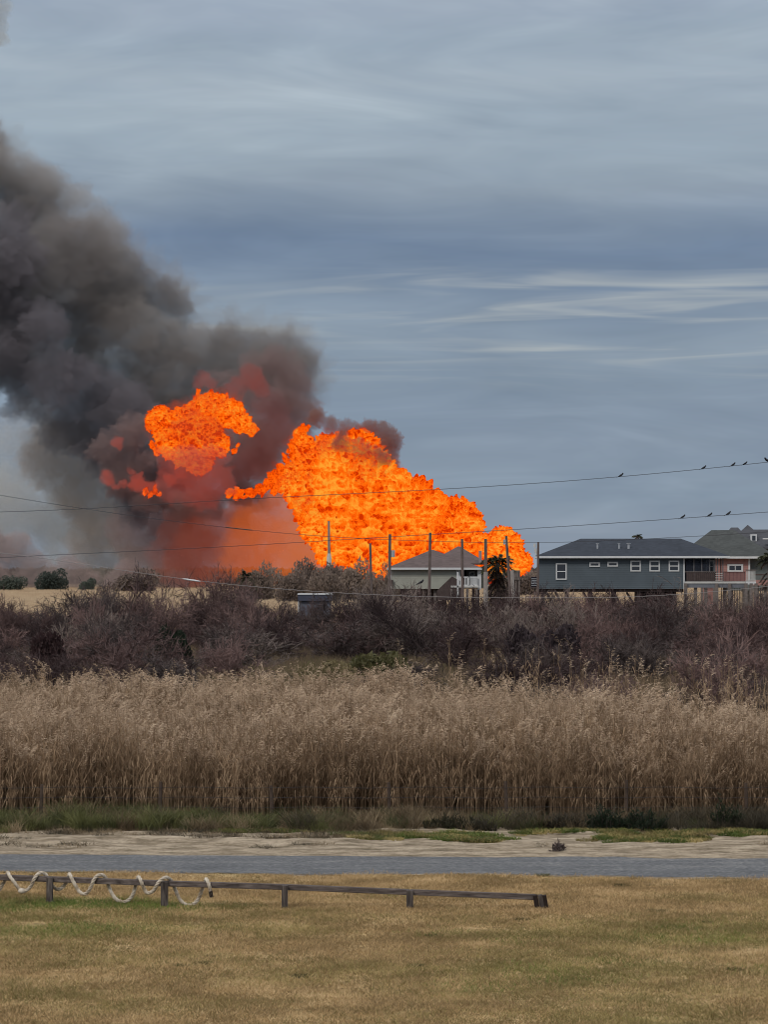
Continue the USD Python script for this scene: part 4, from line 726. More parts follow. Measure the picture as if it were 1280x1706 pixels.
bird(1035, W1, 'bird alone farthest left on the upper wire', .25); bird(1173, W1, 'second bird from the left on the upper wire', .1, .95); bird(1222, W1, 'left bird of the close pair on the upper wire', .3, .95); bird(1242, W1, 'right bird of the close pair on the upper wire', -.2, .85); bird(1279, W1, 'bird cut by the right picture edge on the upper wire', math.pi + .2, 1.25)
bird(1138, W2, 'leftmost of the three birds on the second wire', .2); bird(1183, W2, 'middle of the three birds on the second wire', .1); bird(1214, W2, 'rightmost of the three birds on the second wire', .35, 1.05)
cl = at(701, 973, 196); br = thing('dead_branch', 'thin dead branch poking up under the crow before the beige house', 'branch', (cl[0], cl[1], 0)); obj('stem', MB().tube([(.3, 0, 0), (.12, 0, 2), (0, 0, cl[2] - .01)], [.035, .025, .012], 6).arr(), stem_m, br)
bird(0, None, 'single black crow perched before the beige house wall', .1, 2.1, cl)

# palms
frond_g = leaf_mat('palm_fronds', [(66, 68, 52), (90, 90, 66), (114, 110, 84), (140, 130, 104)]); frond_d = leaf_mat('dead_fronds', [(110, 94, 86), (140, 122, 110), (168, 150, 136), (190, 172, 158)])
def frond(rng, L, az, el, droop):
    mb = MB(); d = np.array([math.cos(az), math.sin(az), 0]); t_ = np.linspace(0, 1, 6); c = np.outer(t_ * L * math.cos(el), d) + np.outer(t_ * L * math.sin(el) - droop * L * t_ ** 2, [0, 0, 1])
    mb.tube(c, np.linspace(.03, .012, 6), 3, False); s = np.array([-d[1], d[0], 0])
    for k in range(18):
        u = .25 + .75 * k / 17; p = np.array([np.interp(u, t_, c[:, q]) for q in range(3)])
        for sg in (-1, 1): e = p + (s * sg * .75 + d * .6) * L * .40 * (1 - .35 * abs(u - .6)) - [0, 0, L * .16 * rng.random()]; w_ = d * .11; mb.add([p - w_, p + w_, e], [[0, 1, 2]])
    return mb
def palm(px, ycrown, Y, R, label, nf=18, shag=0, seed=1, ground=0.0):
    rng = np.random.default_rng(seed); c = at(px, ycrown, Y); t_ = thing('palm_tree', label, 'tree', (c[0], Y, 0)); r_ = R / F * Y
    obj('trunk', MB().tube(np.array([(.1, 0, -.1), (.06, 0, c[2] * .5), (0, 0, c[2])]), [.22, .19, .17], 8).arr(), wood_g, t_, 40)
    for k in range(nf):
        m = frond(rng, r_ * (.8 + .35 * rng.random()), rng.random() * 6.283, rng.normal(.55, .5), .35 + .4 * rng.random()); v, f = m.arr(); obj('frond', (v + [0, 0, c[2]], f), frond_g, t_)
    for k in range(shag):
        u = rng.random(); m = frond(rng, r_ * (.55 + .35 * rng.random()), rng.random() * 6.283, -.35 - .8 * rng.random(), .25); v, f = m.arr(); obj('dead_frond', (v + [0, 0, c[2] * (1 - .62 * u)], f), frond_d, t_)
palm(829, 938, 244, 30, 'shaggy palm with hanging dead fronds beside the beige house', 26, 110, 3)
palm(410, 962, 380, 17, 'small far palm showing above the spiky bare shrub', 20, 0, 4)
palm(1282, 930, 238, 24, 'palm cut by the right picture edge before the pink house', 20, 34, 5)
palm(1062, 893, 290, 9, 'palm top showing above the ridge of the grey house', 14, 0, 6)

# ------------------------------------------------------------------ wire fence at the reeds
FYY = 59.6; fence = thing('wire_fence', 'old wire fence on wooden posts along the front of the reeds', 'fence', (0, FYY, 0)); fpost = simple('fence_post_wood', lin(74, 62, 54), .95, .1, .3, 6, .01, 40)
for i, px in enumerate((-130, 68, 266, 452, 648, 843, 1043, 1243, 1440)):
    x_ = gx(px, FYY); top = EYE - ((1300, 1306, 1302, 1308, 1303, 1301, 1299, 1304, 1300)[i] - HZ) / F * FYY
    obj('post', MB().tube(np.array([(x_, 0, -.2), (x_ + .01, 0, top * .5), (x_ + .02 * RNG.standard_normal(), 0, top)]), [.045, .042, .038], 7).arr(), fpost, fence)
for zz_ in (.12, .34, .56, .78): obj('strand', MB().tube(np.stack([np.linspace(gx(-130, FYY), gx(1440, FYY), 60), np.full(60, -.05), zz_ + .012 * np.sin(np.linspace(0, 50, 60))], 1), .0045, 4).arr(), wire_m, fence)

# ------------------------------------------------------------------ rail with rope
rail_m = usdkit.material(stage, '/World/Looks/rail_timber', {'g': ('geometry', {}), 'm': ('mapping', {'scale': (3.0, 24.0, 24.0)}), 'n': ('noise_texture', {'scale': 1.0, 'detail': 6.0, 'roughness': .65}), 'r': ('rgb_ramp', {'ramp': [(.28, lin(50, 44, 42)), (.5, lin(86, 77, 73)), (.75, lin(122, 112, 106))]}), 'b': ('bump', {'distance': .01}), 'p': ('principled_bsdf', {'roughness': .9, 'specular_ior_level': .15})},
    [('g.position', 'm.vector'), ('m.vector', 'n.vector'), ('n.fac', 'r.fac'), ('r.color', 'p.base_color'), ('n.fac', 'b.height'), ('b.normal', 'p.normal')], surface='p.BSDF')
post_m = usdkit.material(stage, '/World/Looks/post_timber', {'g': ('geometry', {}), 'm': ('mapping', {'scale': (24.0, 24.0, 3.0)}), 'n': ('noise_texture', {'scale': 1.0, 'detail': 6.0, 'roughness': .65}), 'r': ('rgb_ramp', {'ramp': [(.3, lin(40, 35, 33)), (.5, lin(74, 67, 63)), (.75, lin(116, 108, 102))]}), 'b': ('bump', {'distance': .01}), 'p': ('principled_bsdf', {'roughness': .9, 'specular_ior_level': .15})},
    [('g.position', 'm.vector'), ('m.vector', 'n.vector'), ('n.fac', 'r.fac'), ('r.color', 'p.base_color'), ('n.fac', 'b.height'), ('b.normal', 'p.normal')], surface='p.BSDF')
black_w = simple('black_timber', lin(46, 38, 34), .9, .1, .3, 8)
rY = lambda px: np.interp(px, [-120, 84, 275, 475, 683, 900], [45.5, 45.0, 44.55, 44.35, 44.35, 44.3])
rT = lambda px: np.interp(px, [-120, 0, 84, 275, 475, 683, 900], [1452, 1456, 1459.5, 1466.5, 1472.5, 1481, 1489.5])
TH = 0.092
railing = thing('rail_fence', 'low weathered timber rail on short posts across the lawn', 'fence', (0, 0, 0))
def rp(px, dy=0.0, dz_=0.0): q = at(px, rT(px), rY(px)); return q + [0, dy, dz_]
for a, b in ((-125, 84), (84.4, 275), (275.4, 475), (475.4, 683), (683.4, 893)):
    A, B = rp(a, 0, -TH / 2), rp(b, 0, -TH / 2); m = chamfer_box((np.linalg.norm(B - A), .092, TH), .008); d = (B - A) / np.linalg.norm(B - A)
    up = np.array([0, 0, 1.0]); yv = np.cross(up, d); yv /= np.linalg.norm(yv); R_ = np.eye(4); R_[:3, 0], R_[:3, 1], R_[:3, 2], R_[:3, 3] = d, yv, np.cross(d, yv), (A + B) / 2; m.apply_transform(R_); obj('rail', m, rail_m, railing)
for px, w in ((-110, .10), (84, .105), (275, .115), (475, .10), (683, .11)):
    q = rp(px, -.098, -.006); z0 = lawn_z(np.array([q[0]]), np.array([q[1]]))[0] - .15; m = chamfer_box((w, .10, q[2] - z0), .008); m.apply_translation((q[0], q[1], (q[2] + z0) / 2)); obj('post', m, post_m, railing)
q = rp(896, -.0, -.004)
for k, (o, w, mm) in enumerate(((-.045, .075, black_w), (.035, .07, post_m), (.105, .065, black_w))):
    z0 = -.12; H = q[2] - z0; obj('end_post', MB().beam((q[0] + o + .06 + .02 * k * 0, q[1] - .07 + .004 * k, z0), (q[0] + o, q[1] - .07 + .004 * k, q[2] + (.0, .004, -.004)[k]), w, .13).arr(), mm, railing)
rope_pts = [(-40, 1489, 1), (-22, 1497, 1), (-8, 1490, 1), (3, 1474, 1), (9, 1463, 1), (13, 1453, 0), (18, 1459, -1), (24, 1467, -1), (32, 1478, -1), (39, 1483, -1), (46, 1481, -1), (53, 1474, -1), (58, 1463, -1), (63, 1456, -.6), (69, 1453.5, 0), (75, 1457, .7), (80, 1466, 1), (86, 1476, 1), (95, 1482, 1), (104, 1478, 1), (110, 1469, 1), (113, 1461, 1), (116, 1455.5, 0), (121, 1463, -1),
            (128, 1476, -1), (136, 1486, -1), (143, 1487.5, -1), (149, 1482, -1), (154, 1472, -1), (158, 1463, -1), (163, 1458, -.6), (168, 1457, 0), (174, 1461, .8), (178, 1470, 1), (185, 1488, 1), (195, 1500, 1), (206, 1503, 1), (217, 1496, 1), (224, 1480, 1), (227, 1468, 1), (231, 1460, 0), (236, 1467, -1), (241, 1479, -1), (247, 1486, -1), (254, 1484, -1), (261, 1475, -1.6), (267, 1466, -1.9), (274, 1461, -1.5), (280, 1462, -.2), (285, 1468, .9),
            (290, 1479, 1), (297, 1495, 1), (306, 1506, 1), (315, 1509, 1), (325, 1504, 1), (333, 1491, 1), (338, 1477, 1), (341, 1469, 1), (344, 1464, 0), (348, 1470, -1), (351, 1482, -1), (353, 1493, -1)]
RP = np.array([at(x_, y_, rY(x_)) + [0, s_ * .085, 0] for x_, y_, s_ in rope_pts]); RP = spline(RP, 900)
rope_m = usdkit.material(stage, '/World/Looks/rope_fibre', {'g': ('geometry', {}), 'n': ('noise_texture', {'scale': 9.0, 'detail': 5.0}), 'r': ('rgb_ramp', {'ramp': [(.3, lin(132, 118, 100)), (.55, lin(184, 172, 156)), (.75, lin(206, 196, 182))]}), 'p': ('principled_bsdf', {'roughness': .9, 'specular_ior_level': .1})}, [('g.position', 'n.vector'), ('n.fac', 'r.fac'), ('r.color', 'p.base_color')], surface='p.BSDF')
t_ = np.gradient(RP, axis=0); t_ /= np.linalg.norm(t_, axis=1, keepdims=True); n0 = np.array([0, 1.0, 0]); N_ = []
for k in range(len(RP)):
    n0 = n0 - t_[k] * (n0 @ t_[k]); n0 /= np.linalg.norm(n0); N_.append(n0.copy())
N_ = np.array(N_); B_ = np.cross(t_, N_); sl = np.r_[0, np.cumsum(np.linalg.norm(np.diff(RP, axis=0), axis=1))]
rope = thing('draped_rope', 'thick cream twisted rope wound in loops around the low rail', 'rope', (0, 0, 0))
for k in range(3):
    ph = sl / .20 * 2 * np.pi + k * 2 * np.pi / 3; P = RP + (np.cos(ph)[:, None] * N_ + np.sin(ph)[:, None] * B_) * .0155; obj('strand', MB().tube(P, .0165, 7).arr(), rope_m, rope, True)
obj('end_whipping', MB().tube(RP[-14:], .033, 8).arr(), black_w, rope)
o = RP[np.argmin(np.abs(RP[:, 0] - gx(37, 45.1)) + (RP[:, 1] > 45.1) * 9)]; obj('knot', trimesh.creation.icosphere(2, .055).apply_scale((1.2, 1, .9)).apply_translation(o), rope_m, rope, True)
# ------------------------------------------------------------------ fire and smoke
FY = 800.0                                            # the fire burns about 800 m away
PM = FY / F                                           # metres per photo pixel at the fire
def billow(c, r, sub, seed, amp=0.30, fine=0.10, stretch=(1, 1, 1), heat=False):
    m = trimesh.creation.icosphere(subdivisions=sub, radius=1.0)
    d = np.array(m.vertices); p = d * r * np.array(stretch) + c
    k = 1.0 / max(r, 1e-6)
    low = meshkit.fbm(p * k * 1.1, 3, seed) - 0.5
    mid = np.abs(meshkit.fbm(p * k * 3.2, 3, seed + 7) - 0.5) * 2
    fin = np.abs(meshkit.fbm(p * k * 7.5, 1, seed + 13) - 0.5) * 2
    s = 1 + amp * 1.6 * low + fine * (mid * 2.2 - 0.6) + fine * 0.5 * (fin * 2 - 0.6)
    if heat: return d * r * np.array(stretch) * s[:, None] + c, np.array(m.faces), np.clip(1.0 - 1.1 * mid - 0.75 * fin + 0.3 * low, 0, 1)
    return d * r * np.array(stretch) * s[:, None] + c, np.array(m.faces)

def flame_material(name, dark, mid, hot, top, gain=1.0, scale=0.16):
    return usdkit.material(stage, '/World/Looks/' + name, {
        'g': ('geometry', {}),
        'wn': ('noise_texture', {'scale': scale * 0.5, 'detail': 3.0}), 'wo': ('vector_math', {'math_type': 'multiply_add', 'vector2': (9, 9, 9)}),
        'n1': ('noise_texture', {'scale': scale, 'detail': 5.0, 'roughness': 0.62, 'distortion': 1.6}),
        'n2': ('noise_texture', {'scale': scale * 0.16, 'detail': 2.0, 'roughness': 0.5}),
        'rid': ('noise_texture', {'type': 'ridged_multifractal', 'scale': scale * 1.3, 'detail': 3.0, 'roughness': 0.5, 'gain': 1.6, 'offset': 0.9, 'distortion': 0.8}),
        'a': ('math', {'math_type': 'multiply_add', 'value2': 0.30}), 'b': ('math', {'math_type': 'multiply_add', 'value2': 0.80}),
        'lo': ('map_range', {'from_min': 0.25, 'from_max': 0.75, 'to_min': -0.10, 'to_max': 0.26}),
        'uv': ('texture_coordinate', {}), 'h': ('separate_xyz', {}), 'hm': ('map_range', {'from_min': 0.15, 'from_max': 1.3, 'to_min': -0.56, 'to_max': 0.45, 'clamp': True}), 'hs': ('math', {'math_type': 'add'}),
        'r': ('rgb_ramp', {'ramp': [(0.18, dark), (0.36, mid), (0.62, hot), (0.98, top), (1.0, top)]}),
        'e': ('emission', {'strength': gain}),
    }, [('g.position', 'wn.vector'), ('wn.color', 'wo.vector1'), ('g.position', 'wo.vector3'), ('wo.vector', 'n1.vector'), ('wo.vector', 'rid.vector'), ('g.position', 'n2.vector'),
        ('n2.fac', 'lo.value'), ('rid.fac', 'a.value1'), ('lo.result', 'a.value3'), ('n1.fac', 'b.value1'), ('a.value', 'b.value3'), ('uv.UV', 'h.vector'), ('h.x', 'hm.value'), ('b.value', 'hs.value1'), ('hm.result', 'hs.value2'), ('hs.value', 'r.fac'), ('r.color', 'e.color')], surface='e.emission')
fire_hot = flame_material('flame_hot', (0.62, 0.03, 0.0), (0.98, 0.095, 0.002), (1.0, 0.165, 0.004), (1.0, 0.36, 0.03), 1.0, 0.45)
fire_cloud = flame_material('flame_cloud_hot', (0.60, 0.03, 0.0), (0.96, 0.09, 0.002), (1.0, 0.145, 0.003), (1.0, 0.29, 0.02), 1.0, 0.42)

def heated(prim, hh):
    h = np.concatenate(hh).astype(np.float32); UsdGeom.PrimvarsAPI(prim).CreatePrimvar('st', Sdf.ValueTypeNames.TexCoord2fArray, 'vertex').Set(Vt.Vec2fArray.FromNumpy(np.stack([h, h], 1))); return prim
def flames(name, balls, mat, sub, seed, parent=None, depth=0.0, **kw):
    mb, hh = MB(), []
    for i, (px, py, r) in enumerate(balls):
        c = at(px, py, FY + depth); R = r * PM
        c[1] += (RNG.random() - 0.5) * R * 0.6
        v, f, h = billow(c, R, sub if r > 22 else sub - 1, seed + i * 31, 0.30, 0.20, (1, 0.9, 1), True); mb.add(v, f); hh.append(np.clip(h + 0.06 + 0.15 * math.exp(-((px - 585) / 75) ** 2 - ((py - 825) / 60) ** 2), 0, 1.3))
    return heated(mb.build(name, mat, parent, True, **kw), hh)

MAIN = [(866, 938, 22), (842, 918, 33), (828, 938, 30), (838, 900, 24), (796, 918, 34), (764, 882, 40), (748, 868, 38), (770, 858, 26), (783, 868, 22), (700, 826, 24), (666, 800, 20), (720, 900, 60), (690, 858, 58), (660, 890, 66), (640, 838, 56), (612, 800, 50), (590, 865, 72),
        (570, 800, 56), (545, 848, 56), (556, 770, 46), (598, 758, 38), (520, 820, 42), (520, 772, 34), (502, 742, 20), (500, 724, 12), (482, 800, 26), (560, 908, 38), (600, 932, 34), (650, 932, 40), (700, 940, 40), (760, 932, 40), (532, 880, 32)]
UPPER = [(268, 700, 24), (285, 715, 30), (310, 712, 36), (335, 700, 36), (348, 680, 24), (365, 672, 17), (382, 690, 24), (402, 704, 18), (417, 714, 11), (340, 732, 36), (312, 752, 28), (362, 738, 22), (290, 742, 26), (332, 764, 26)]
fire = thing('explosion_fire', 'huge orange fireball rolling up behind the beige house', 'fire', (0, 0, 0))
flames('flame_body', MAIN, fire_hot, 5, 5, fire, depth=-6)
flames('flame_cloud', UPPER, fire_cloud, 5, 105, fire, depth=-10)

_sm, SCALE = {}, {'smoke_dark': .07, 'smoke_rust': .09}
def smoke_mat(name, dens, alb, emit=None, estr=0.0, scale=0.0, contrast=1.0):
    """Smoke; with a scale its density churns: 0 in the thin parts, well above the mean in the thick ones."""
    inp = {'color': tuple(alb), 'density': dens}
    if emit is not None: inp |= {'emission_color': tuple(emit), 'emission_strength': estr}
    n, l = {'v': ('principled_volume', inp)}, []
    if scale:
        n |= {'g': ('geometry', {}), 'n': ('noise_texture', {'scale': scale, 'detail': 3.0, 'roughness': 0.55, 'distortion': 0.7}), 'd': ('map_range', {'from_min': 0.5 - 0.17 / contrast, 'from_max': 0.5 + 0.17 / contrast, 'to_min': 0.12 * dens, 'to_max': 1.9 * dens, 'clamp': True})}
        l = [('g.position', 'n.vector'), ('n.fac', 'd.value'), ('d.result', 'v.density')]
        if emit is not None: n['e'] = ('map_range', {'from_min': 0.5 - 0.17 / contrast, 'from_max': 0.5 + 0.17 / contrast, 'to_min': 0.25 * estr, 'to_max': 1.7 * estr, 'clamp': True}); l += [('n.fac', 'e.value'), ('e.result', 'v.emission_strength')]
    return usdkit.material(stage, '/World/Looks/' + name, n, l, volume='v.volume')
def tau_mat(name, tau, R, alb, emit=None, rad=0.0):
    """even smoke whose optical depth through a puff of radius R is about tau, and whose own glow through it is about rad"""
    q = round(math.log(max(R, .5)) / .35); Rq = math.exp(q * .35); k = (name, q)
    if k not in _sm: _sm[k] = smoke_mat(f'{name}_{q + 10:02d}', tau / (2 * Rq), alb, emit, rad / (2 * Rq), SCALE.get(name, 0.0))
    return _sm[k]
def puffs(name, parent, spec, look, seed, depth=0.0, ydepth=1.0, amp=0.75):
    """spec: (px, py, r px[, depth offset m]); look: (name, tau, albedo[, glow colour, glow]); the billowing bodies are joined into one closed cloud of even smoke"""
    import manifold3d as m3
    L, R_ = [], []
    for i, b in enumerate(spec):
        px, py, r = b[:3]; R = r * PM; R_.append(R)
        c = at(px, py, FY + depth + (b[3] if len(b) > 3 else 0.0))
        v, f = billow(c, R, 5 if r > 72 and look[0] != 'smoke_soft' else 4, seed + 17 * i, amp, 0.26, (1, ydepth, 1))
        L.append(m3.Manifold(m3.Mesh(vert_properties=v.astype(np.float32), tri_verts=f.astype(np.uint32))))
    M = m3.Manifold.batch_boolean(L, m3.OpType.Add) if len(L) > 1 else L[0]
    return obj(name, M, tau_mat(look[0], look[1], float(np.mean(R_)), *look[2:]), parent, True)
def scatter(path, n, rmin, rmax, spread, rng):
    """random puffs along a path of (px, py, width)"""
    P = np.array(path, float); s = np.r_[0, np.cumsum(np.hypot(*np.diff(P[:, :2], axis=0).T))]
    out = []
    for t in (np.arange(n) + rng.random(n)) / n * s[-1]:
        x, y, w = (np.interp(t, s, P[:, k]) for k in range(3))
        a = rng.random() * 2 * np.pi; q = np.sqrt(rng.random()) * spread
        out.append((x + math.cos(a) * q * w, y + math.sin(a) * q * w, rmin + (rmax - rmin) * rng.random() ** 1.5, (rng.random() - .5) * 2 * w * PM * 0.8))
    return out
# ------------------------------------------------------------------ smoke
rng = np.random.default_rng(4)
pl = thing('smoke_plume', 'huge dark smoke plume drifting up to the left from the fireball', 'smoke')
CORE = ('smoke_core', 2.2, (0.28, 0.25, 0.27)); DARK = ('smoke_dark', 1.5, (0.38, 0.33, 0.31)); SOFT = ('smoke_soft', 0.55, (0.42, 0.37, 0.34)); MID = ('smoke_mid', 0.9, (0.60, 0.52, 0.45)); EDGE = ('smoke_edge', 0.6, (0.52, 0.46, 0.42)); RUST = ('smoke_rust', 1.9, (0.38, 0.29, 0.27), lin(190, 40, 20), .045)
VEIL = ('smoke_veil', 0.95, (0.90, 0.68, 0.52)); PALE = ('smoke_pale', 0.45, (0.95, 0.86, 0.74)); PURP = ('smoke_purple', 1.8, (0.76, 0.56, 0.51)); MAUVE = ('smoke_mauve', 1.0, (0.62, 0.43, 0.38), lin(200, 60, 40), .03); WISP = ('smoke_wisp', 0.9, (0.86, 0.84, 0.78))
# charcoal core along the lower left of the column
puffs('puff', pl, scatter([(300, 770, 40), (230, 740, 60), (150, 680, 80), (70, 620, 95), (0, 550, 110), (-70, 470, 120), (-130, 400, 120)], 30, 45, 85, 0.75, rng), CORE, 300, 30)
# grey brown body above it
axis = [(480, 625, 42), (420, 630, 55), (340, 640, 78), (260, 620, 98), (180, 540, 112), (100, 440, 130), (30, 370, 135), (-60, 300, 150), (-140, 240, 160)]
body = scatter(axis, 48, 48, 95, 0.70, rng)
puffs('puff', pl, [(x, y, q * .86, d) for x, y, q, d in body] + [(110, 570, 80, 8), (60, 600, 80, 8), (150, 590, 70, 8), (30, 520, 80, 8), (200, 640, 70, 8)], DARK, 700, 62)
puffs('puff', pl, [(x, y, q * 1.14, d) for x, y, q, d in body], SOFT, 710, 60)
edge = [(500, 615), (488, 595), (455, 586), (425, 580), (395, 570), (362, 562), (325, 557), (285, 552), (255, 530), (232, 500), (215, 465), (206, 430), (198, 392), (186, 360), (160, 335), (135, 310), (105, 288), (75, 278), (45, 276), (15, 262), (-20, 240)]
puffs('puff', pl, [(x + rng.normal(0, 6) - 16, y + rng.normal(0, 6) + 16, 24 + 26 * rng.random(), rng.normal(0, 6)) for x, y in edge for _ in range(2)], EDGE, 1500, 62)
# dark fringe around the upper fireball and over the flame head, firelight put in as red emission
puffs('puff', pl, [(495, 640, 36), (478, 622, 38), (450, 612, 34), (512, 675, 26), (470, 665, 44), (440, 655, 40), (495, 700, 32), (455, 712, 38), (430, 765, 36), (400, 815, 30), (350, 842, 30), (300, 838, 34), (250, 828, 34), (210, 795, 38), (180, 750, 36), (215, 722, 36), (418, 615, 28), (385, 780, 40), (240, 770, 30), (385, 640, 30), (350, 640, 26), (450, 730, 58, 18), (420, 785, 58, 20), (480, 690, 48, 16), (390, 835, 46, 22), (320, 820, 60, 24), (260, 800, 56, 24), (490, 740, 44, 20), (440, 820, 40, 18), (360, 770, 70, 26), (220, 780, 50, 26), (385, 750, 46, 30), (405, 765, 44, 42), (420, 735, 40, 36)], RUST, 2600, 10)
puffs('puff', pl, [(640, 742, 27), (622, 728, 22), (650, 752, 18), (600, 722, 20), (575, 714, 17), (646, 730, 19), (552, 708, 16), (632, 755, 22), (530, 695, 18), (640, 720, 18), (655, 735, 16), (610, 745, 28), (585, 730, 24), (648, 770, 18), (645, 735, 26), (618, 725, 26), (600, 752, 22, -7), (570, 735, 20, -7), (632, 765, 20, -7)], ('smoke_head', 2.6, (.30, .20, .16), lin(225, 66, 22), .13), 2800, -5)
# brown veil below the plume, thinning to the left
puffs('veil', pl, scatter([(110, 760, 50), (150, 830, 70), (200, 900, 80), (270, 930, 70), (330, 930, 50)], 30, 40, 85, 0.9, rng), VEIL, 3200, 70)
puffs('veil', pl, scatter([(-20, 830, 60), (40, 900, 70), (120, 930, 60), (200, 960, 50)], 14, 35, 70, 0.9, rng), PALE, 3600, 90)
puffs('veil', pl, [(20, 740, 60), (-20, 800, 70), (40, 820, 60), (90, 790, 50), (10, 880, 60), (80, 870, 60), (60, 940, 50), (-30, 900, 60), (60, 700, 50), (130, 860, 50)], ('smoke_haze', .8, (.92, .84, .74)), 3800, 100)
puffs('veil', pl, [(270, 880, 48), (300, 925, 48), (250, 935, 44), (330, 870, 40), (290, 955, 36), (220, 890, 44), (350, 900, 40), (320, 945, 36), (240, 860, 36), (290, 850, 34), (262, 858, 40, 14), (300, 880, 46, 16)], MAUVE, 3900, 40)  # faint red emission stands for firelight in this mauve smoke
gs = thing('ground_smoke', 'low purple grey smoke drifting behind the far left trees', 'smoke')
puffs('puff', gs, [(10, 925, 36), (50, 945, 32), (-30, 915, 46), (90, 962, 28), (140, 968, 24), (30, 905, 24), (190, 972, 22), (0, 965, 40), (60, 972, 30), (250, 968, 20), (120, 955, 30), (300, 968, 24), (210, 955, 26)], PURP, 4000, 20)
cs = thing('high_smoke', 'thin smoke wisp at the top left picture corner', 'smoke')
puffs('puff', cs, [(-12, 20, 30), (-6, 60, 24), (-18, -20, 38), (0, 40, 18), (6, 10, 16)], WISP, 4300, 80)
# emissive smoke: firelight and veiled flames put into its own emission
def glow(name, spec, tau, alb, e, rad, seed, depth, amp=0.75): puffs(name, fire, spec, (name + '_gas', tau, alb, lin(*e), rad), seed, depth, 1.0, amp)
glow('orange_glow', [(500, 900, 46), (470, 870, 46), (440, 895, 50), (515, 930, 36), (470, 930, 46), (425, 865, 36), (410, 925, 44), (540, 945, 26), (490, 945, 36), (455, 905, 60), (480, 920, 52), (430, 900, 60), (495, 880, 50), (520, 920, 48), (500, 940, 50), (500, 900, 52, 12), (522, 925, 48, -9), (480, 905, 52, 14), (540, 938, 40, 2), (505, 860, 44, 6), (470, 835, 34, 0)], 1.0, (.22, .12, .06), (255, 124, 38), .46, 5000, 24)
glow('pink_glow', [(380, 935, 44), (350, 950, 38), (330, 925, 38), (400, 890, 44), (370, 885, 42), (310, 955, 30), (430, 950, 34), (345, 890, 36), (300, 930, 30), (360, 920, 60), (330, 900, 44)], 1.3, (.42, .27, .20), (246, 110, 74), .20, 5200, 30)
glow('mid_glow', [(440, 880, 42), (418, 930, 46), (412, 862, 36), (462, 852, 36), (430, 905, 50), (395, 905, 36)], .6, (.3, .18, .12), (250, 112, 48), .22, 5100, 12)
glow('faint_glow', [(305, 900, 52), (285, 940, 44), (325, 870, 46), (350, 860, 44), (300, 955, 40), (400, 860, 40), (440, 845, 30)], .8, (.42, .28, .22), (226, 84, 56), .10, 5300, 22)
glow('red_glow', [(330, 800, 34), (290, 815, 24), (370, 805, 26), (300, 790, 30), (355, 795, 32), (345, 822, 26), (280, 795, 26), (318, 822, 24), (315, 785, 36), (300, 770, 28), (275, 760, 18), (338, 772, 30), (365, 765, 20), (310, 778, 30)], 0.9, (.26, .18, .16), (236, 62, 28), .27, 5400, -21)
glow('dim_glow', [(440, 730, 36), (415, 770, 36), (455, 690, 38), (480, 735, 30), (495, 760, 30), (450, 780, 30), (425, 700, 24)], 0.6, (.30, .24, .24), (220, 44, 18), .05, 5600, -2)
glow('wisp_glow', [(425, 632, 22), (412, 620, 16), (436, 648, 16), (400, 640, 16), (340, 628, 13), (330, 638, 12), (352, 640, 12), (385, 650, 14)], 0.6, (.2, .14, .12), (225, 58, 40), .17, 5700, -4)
flame_lick = flame_material('flame_lick', (0.35, 0.02, 0.004), (0.62, 0.05, 0.006), (0.95, 0.11, 0.01), (1.0, 0.22, 0.03), 1.0, 0.5)
def licks(spec, mat, seed, dd=-9):
    """thin torn tongues of flame: (px, py, r px, lean)"""
    mb, hh = MB(), []
    for i, (px, py, r, ln) in enumerate(spec):
        v, f, h = billow(np.zeros(3), r * PM, 4, seed + i * 9, 1.25, 0.3, (.75, .6, 1.25), True); hh.append(h * .6 + .1); a = ln; R2 = np.array([[math.cos(a), 0, math.sin(a)], [0, 1, 0], [-math.sin(a), 0, math.cos(a)]])
        mb.add(v @ R2.T + at(px, py, FY + dd), f)
    heated(mb.build('flame_lick', mat, fire, True), hh)
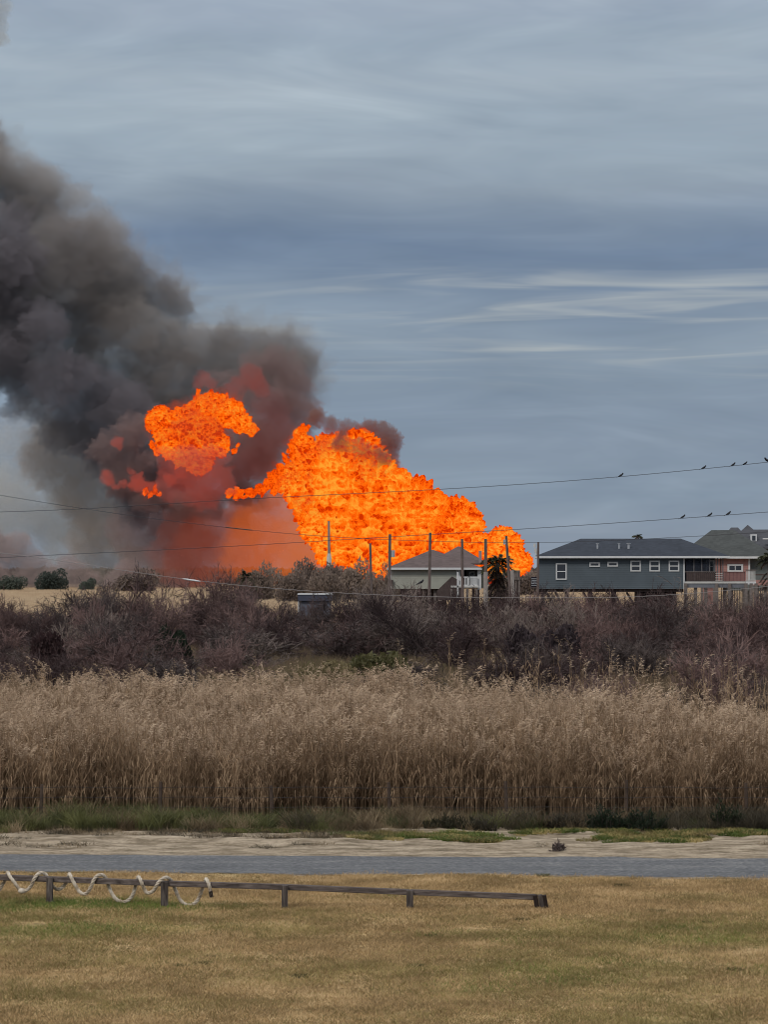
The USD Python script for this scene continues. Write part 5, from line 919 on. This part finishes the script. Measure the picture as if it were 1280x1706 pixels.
glow('side_glow', [(176, 790, 7), (184, 801, 8), (193, 811, 8), (194, 732, 6), (198, 740, 7), (218, 786, 7), (224, 797, 8), (232, 806, 9), (242, 814, 9), (255, 819, 9), (265, 824, 6), (206, 806, 8), (300, 790, 10), (284, 800, 11), (178, 795, 13), (228, 802, 16), (250, 814, 15), (197, 737, 10)], 0.55, (.2, .14, .12), (240, 74, 46), .22, 5800, -8, 1.3)
licks([(243, 818, 5, .3), (252, 822, 5, .5), (260, 820, 6, -.3), (266, 824, 4, .2), (258, 812, 4, 0)], flame_lick, 6100)
licks([(380, 818, 4, .8), (386, 822, 6, .9), (394, 819, 6, .2), (401, 826, 5, .6), (408, 828, 4, 1.1), (413, 819, 6, 1.0), (423, 821, 6, .9), (430, 813, 7, .7), (440, 817, 8, .8), (446, 806, 8, .4), (455, 800, 10, .2), (460, 812, 10, .6), (468, 795, 10, -.2), (450, 793, 7, -.3), (384, 820, 7, 1.2), (398, 823, 7, .9), (418, 820, 8, 1.2), (434, 815, 9, 1.1)], fire_cloud, 6200)
# emissive smoke shells, a halo put in to soften the rim of the fire
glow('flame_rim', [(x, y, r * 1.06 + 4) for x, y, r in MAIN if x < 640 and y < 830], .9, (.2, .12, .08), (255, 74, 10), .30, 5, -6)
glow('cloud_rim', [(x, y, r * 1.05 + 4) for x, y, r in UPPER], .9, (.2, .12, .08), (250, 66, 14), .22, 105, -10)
# torn edges of the two fire bodies
licks([(503, 716, 7, .3), (512, 713, 5, .6), (494, 728, 6, -.3), (486, 745, 6, -.4), (476, 764, 7, -.5), (468, 782, 7, -.4), (540, 735, 7, .4), (560, 728, 6, .2), (585, 722, 6, .5), (472, 800, 6, -.7), (480, 752, 4, -.6)], fire_cloud, 6300)
licks([(250, 690, 5, -.4), (246, 712, 5, -.3), (254, 742, 6, -.3), (262, 752, 6, .4), (330, 655, 5, .2), (352, 655, 4, .4), (428, 716, 5, .9), (420, 724, 5, 1.1), (390, 752, 5, .8), (396, 742, 4, .5), (376, 660, 5, .4)], fire_cloud, 6400)
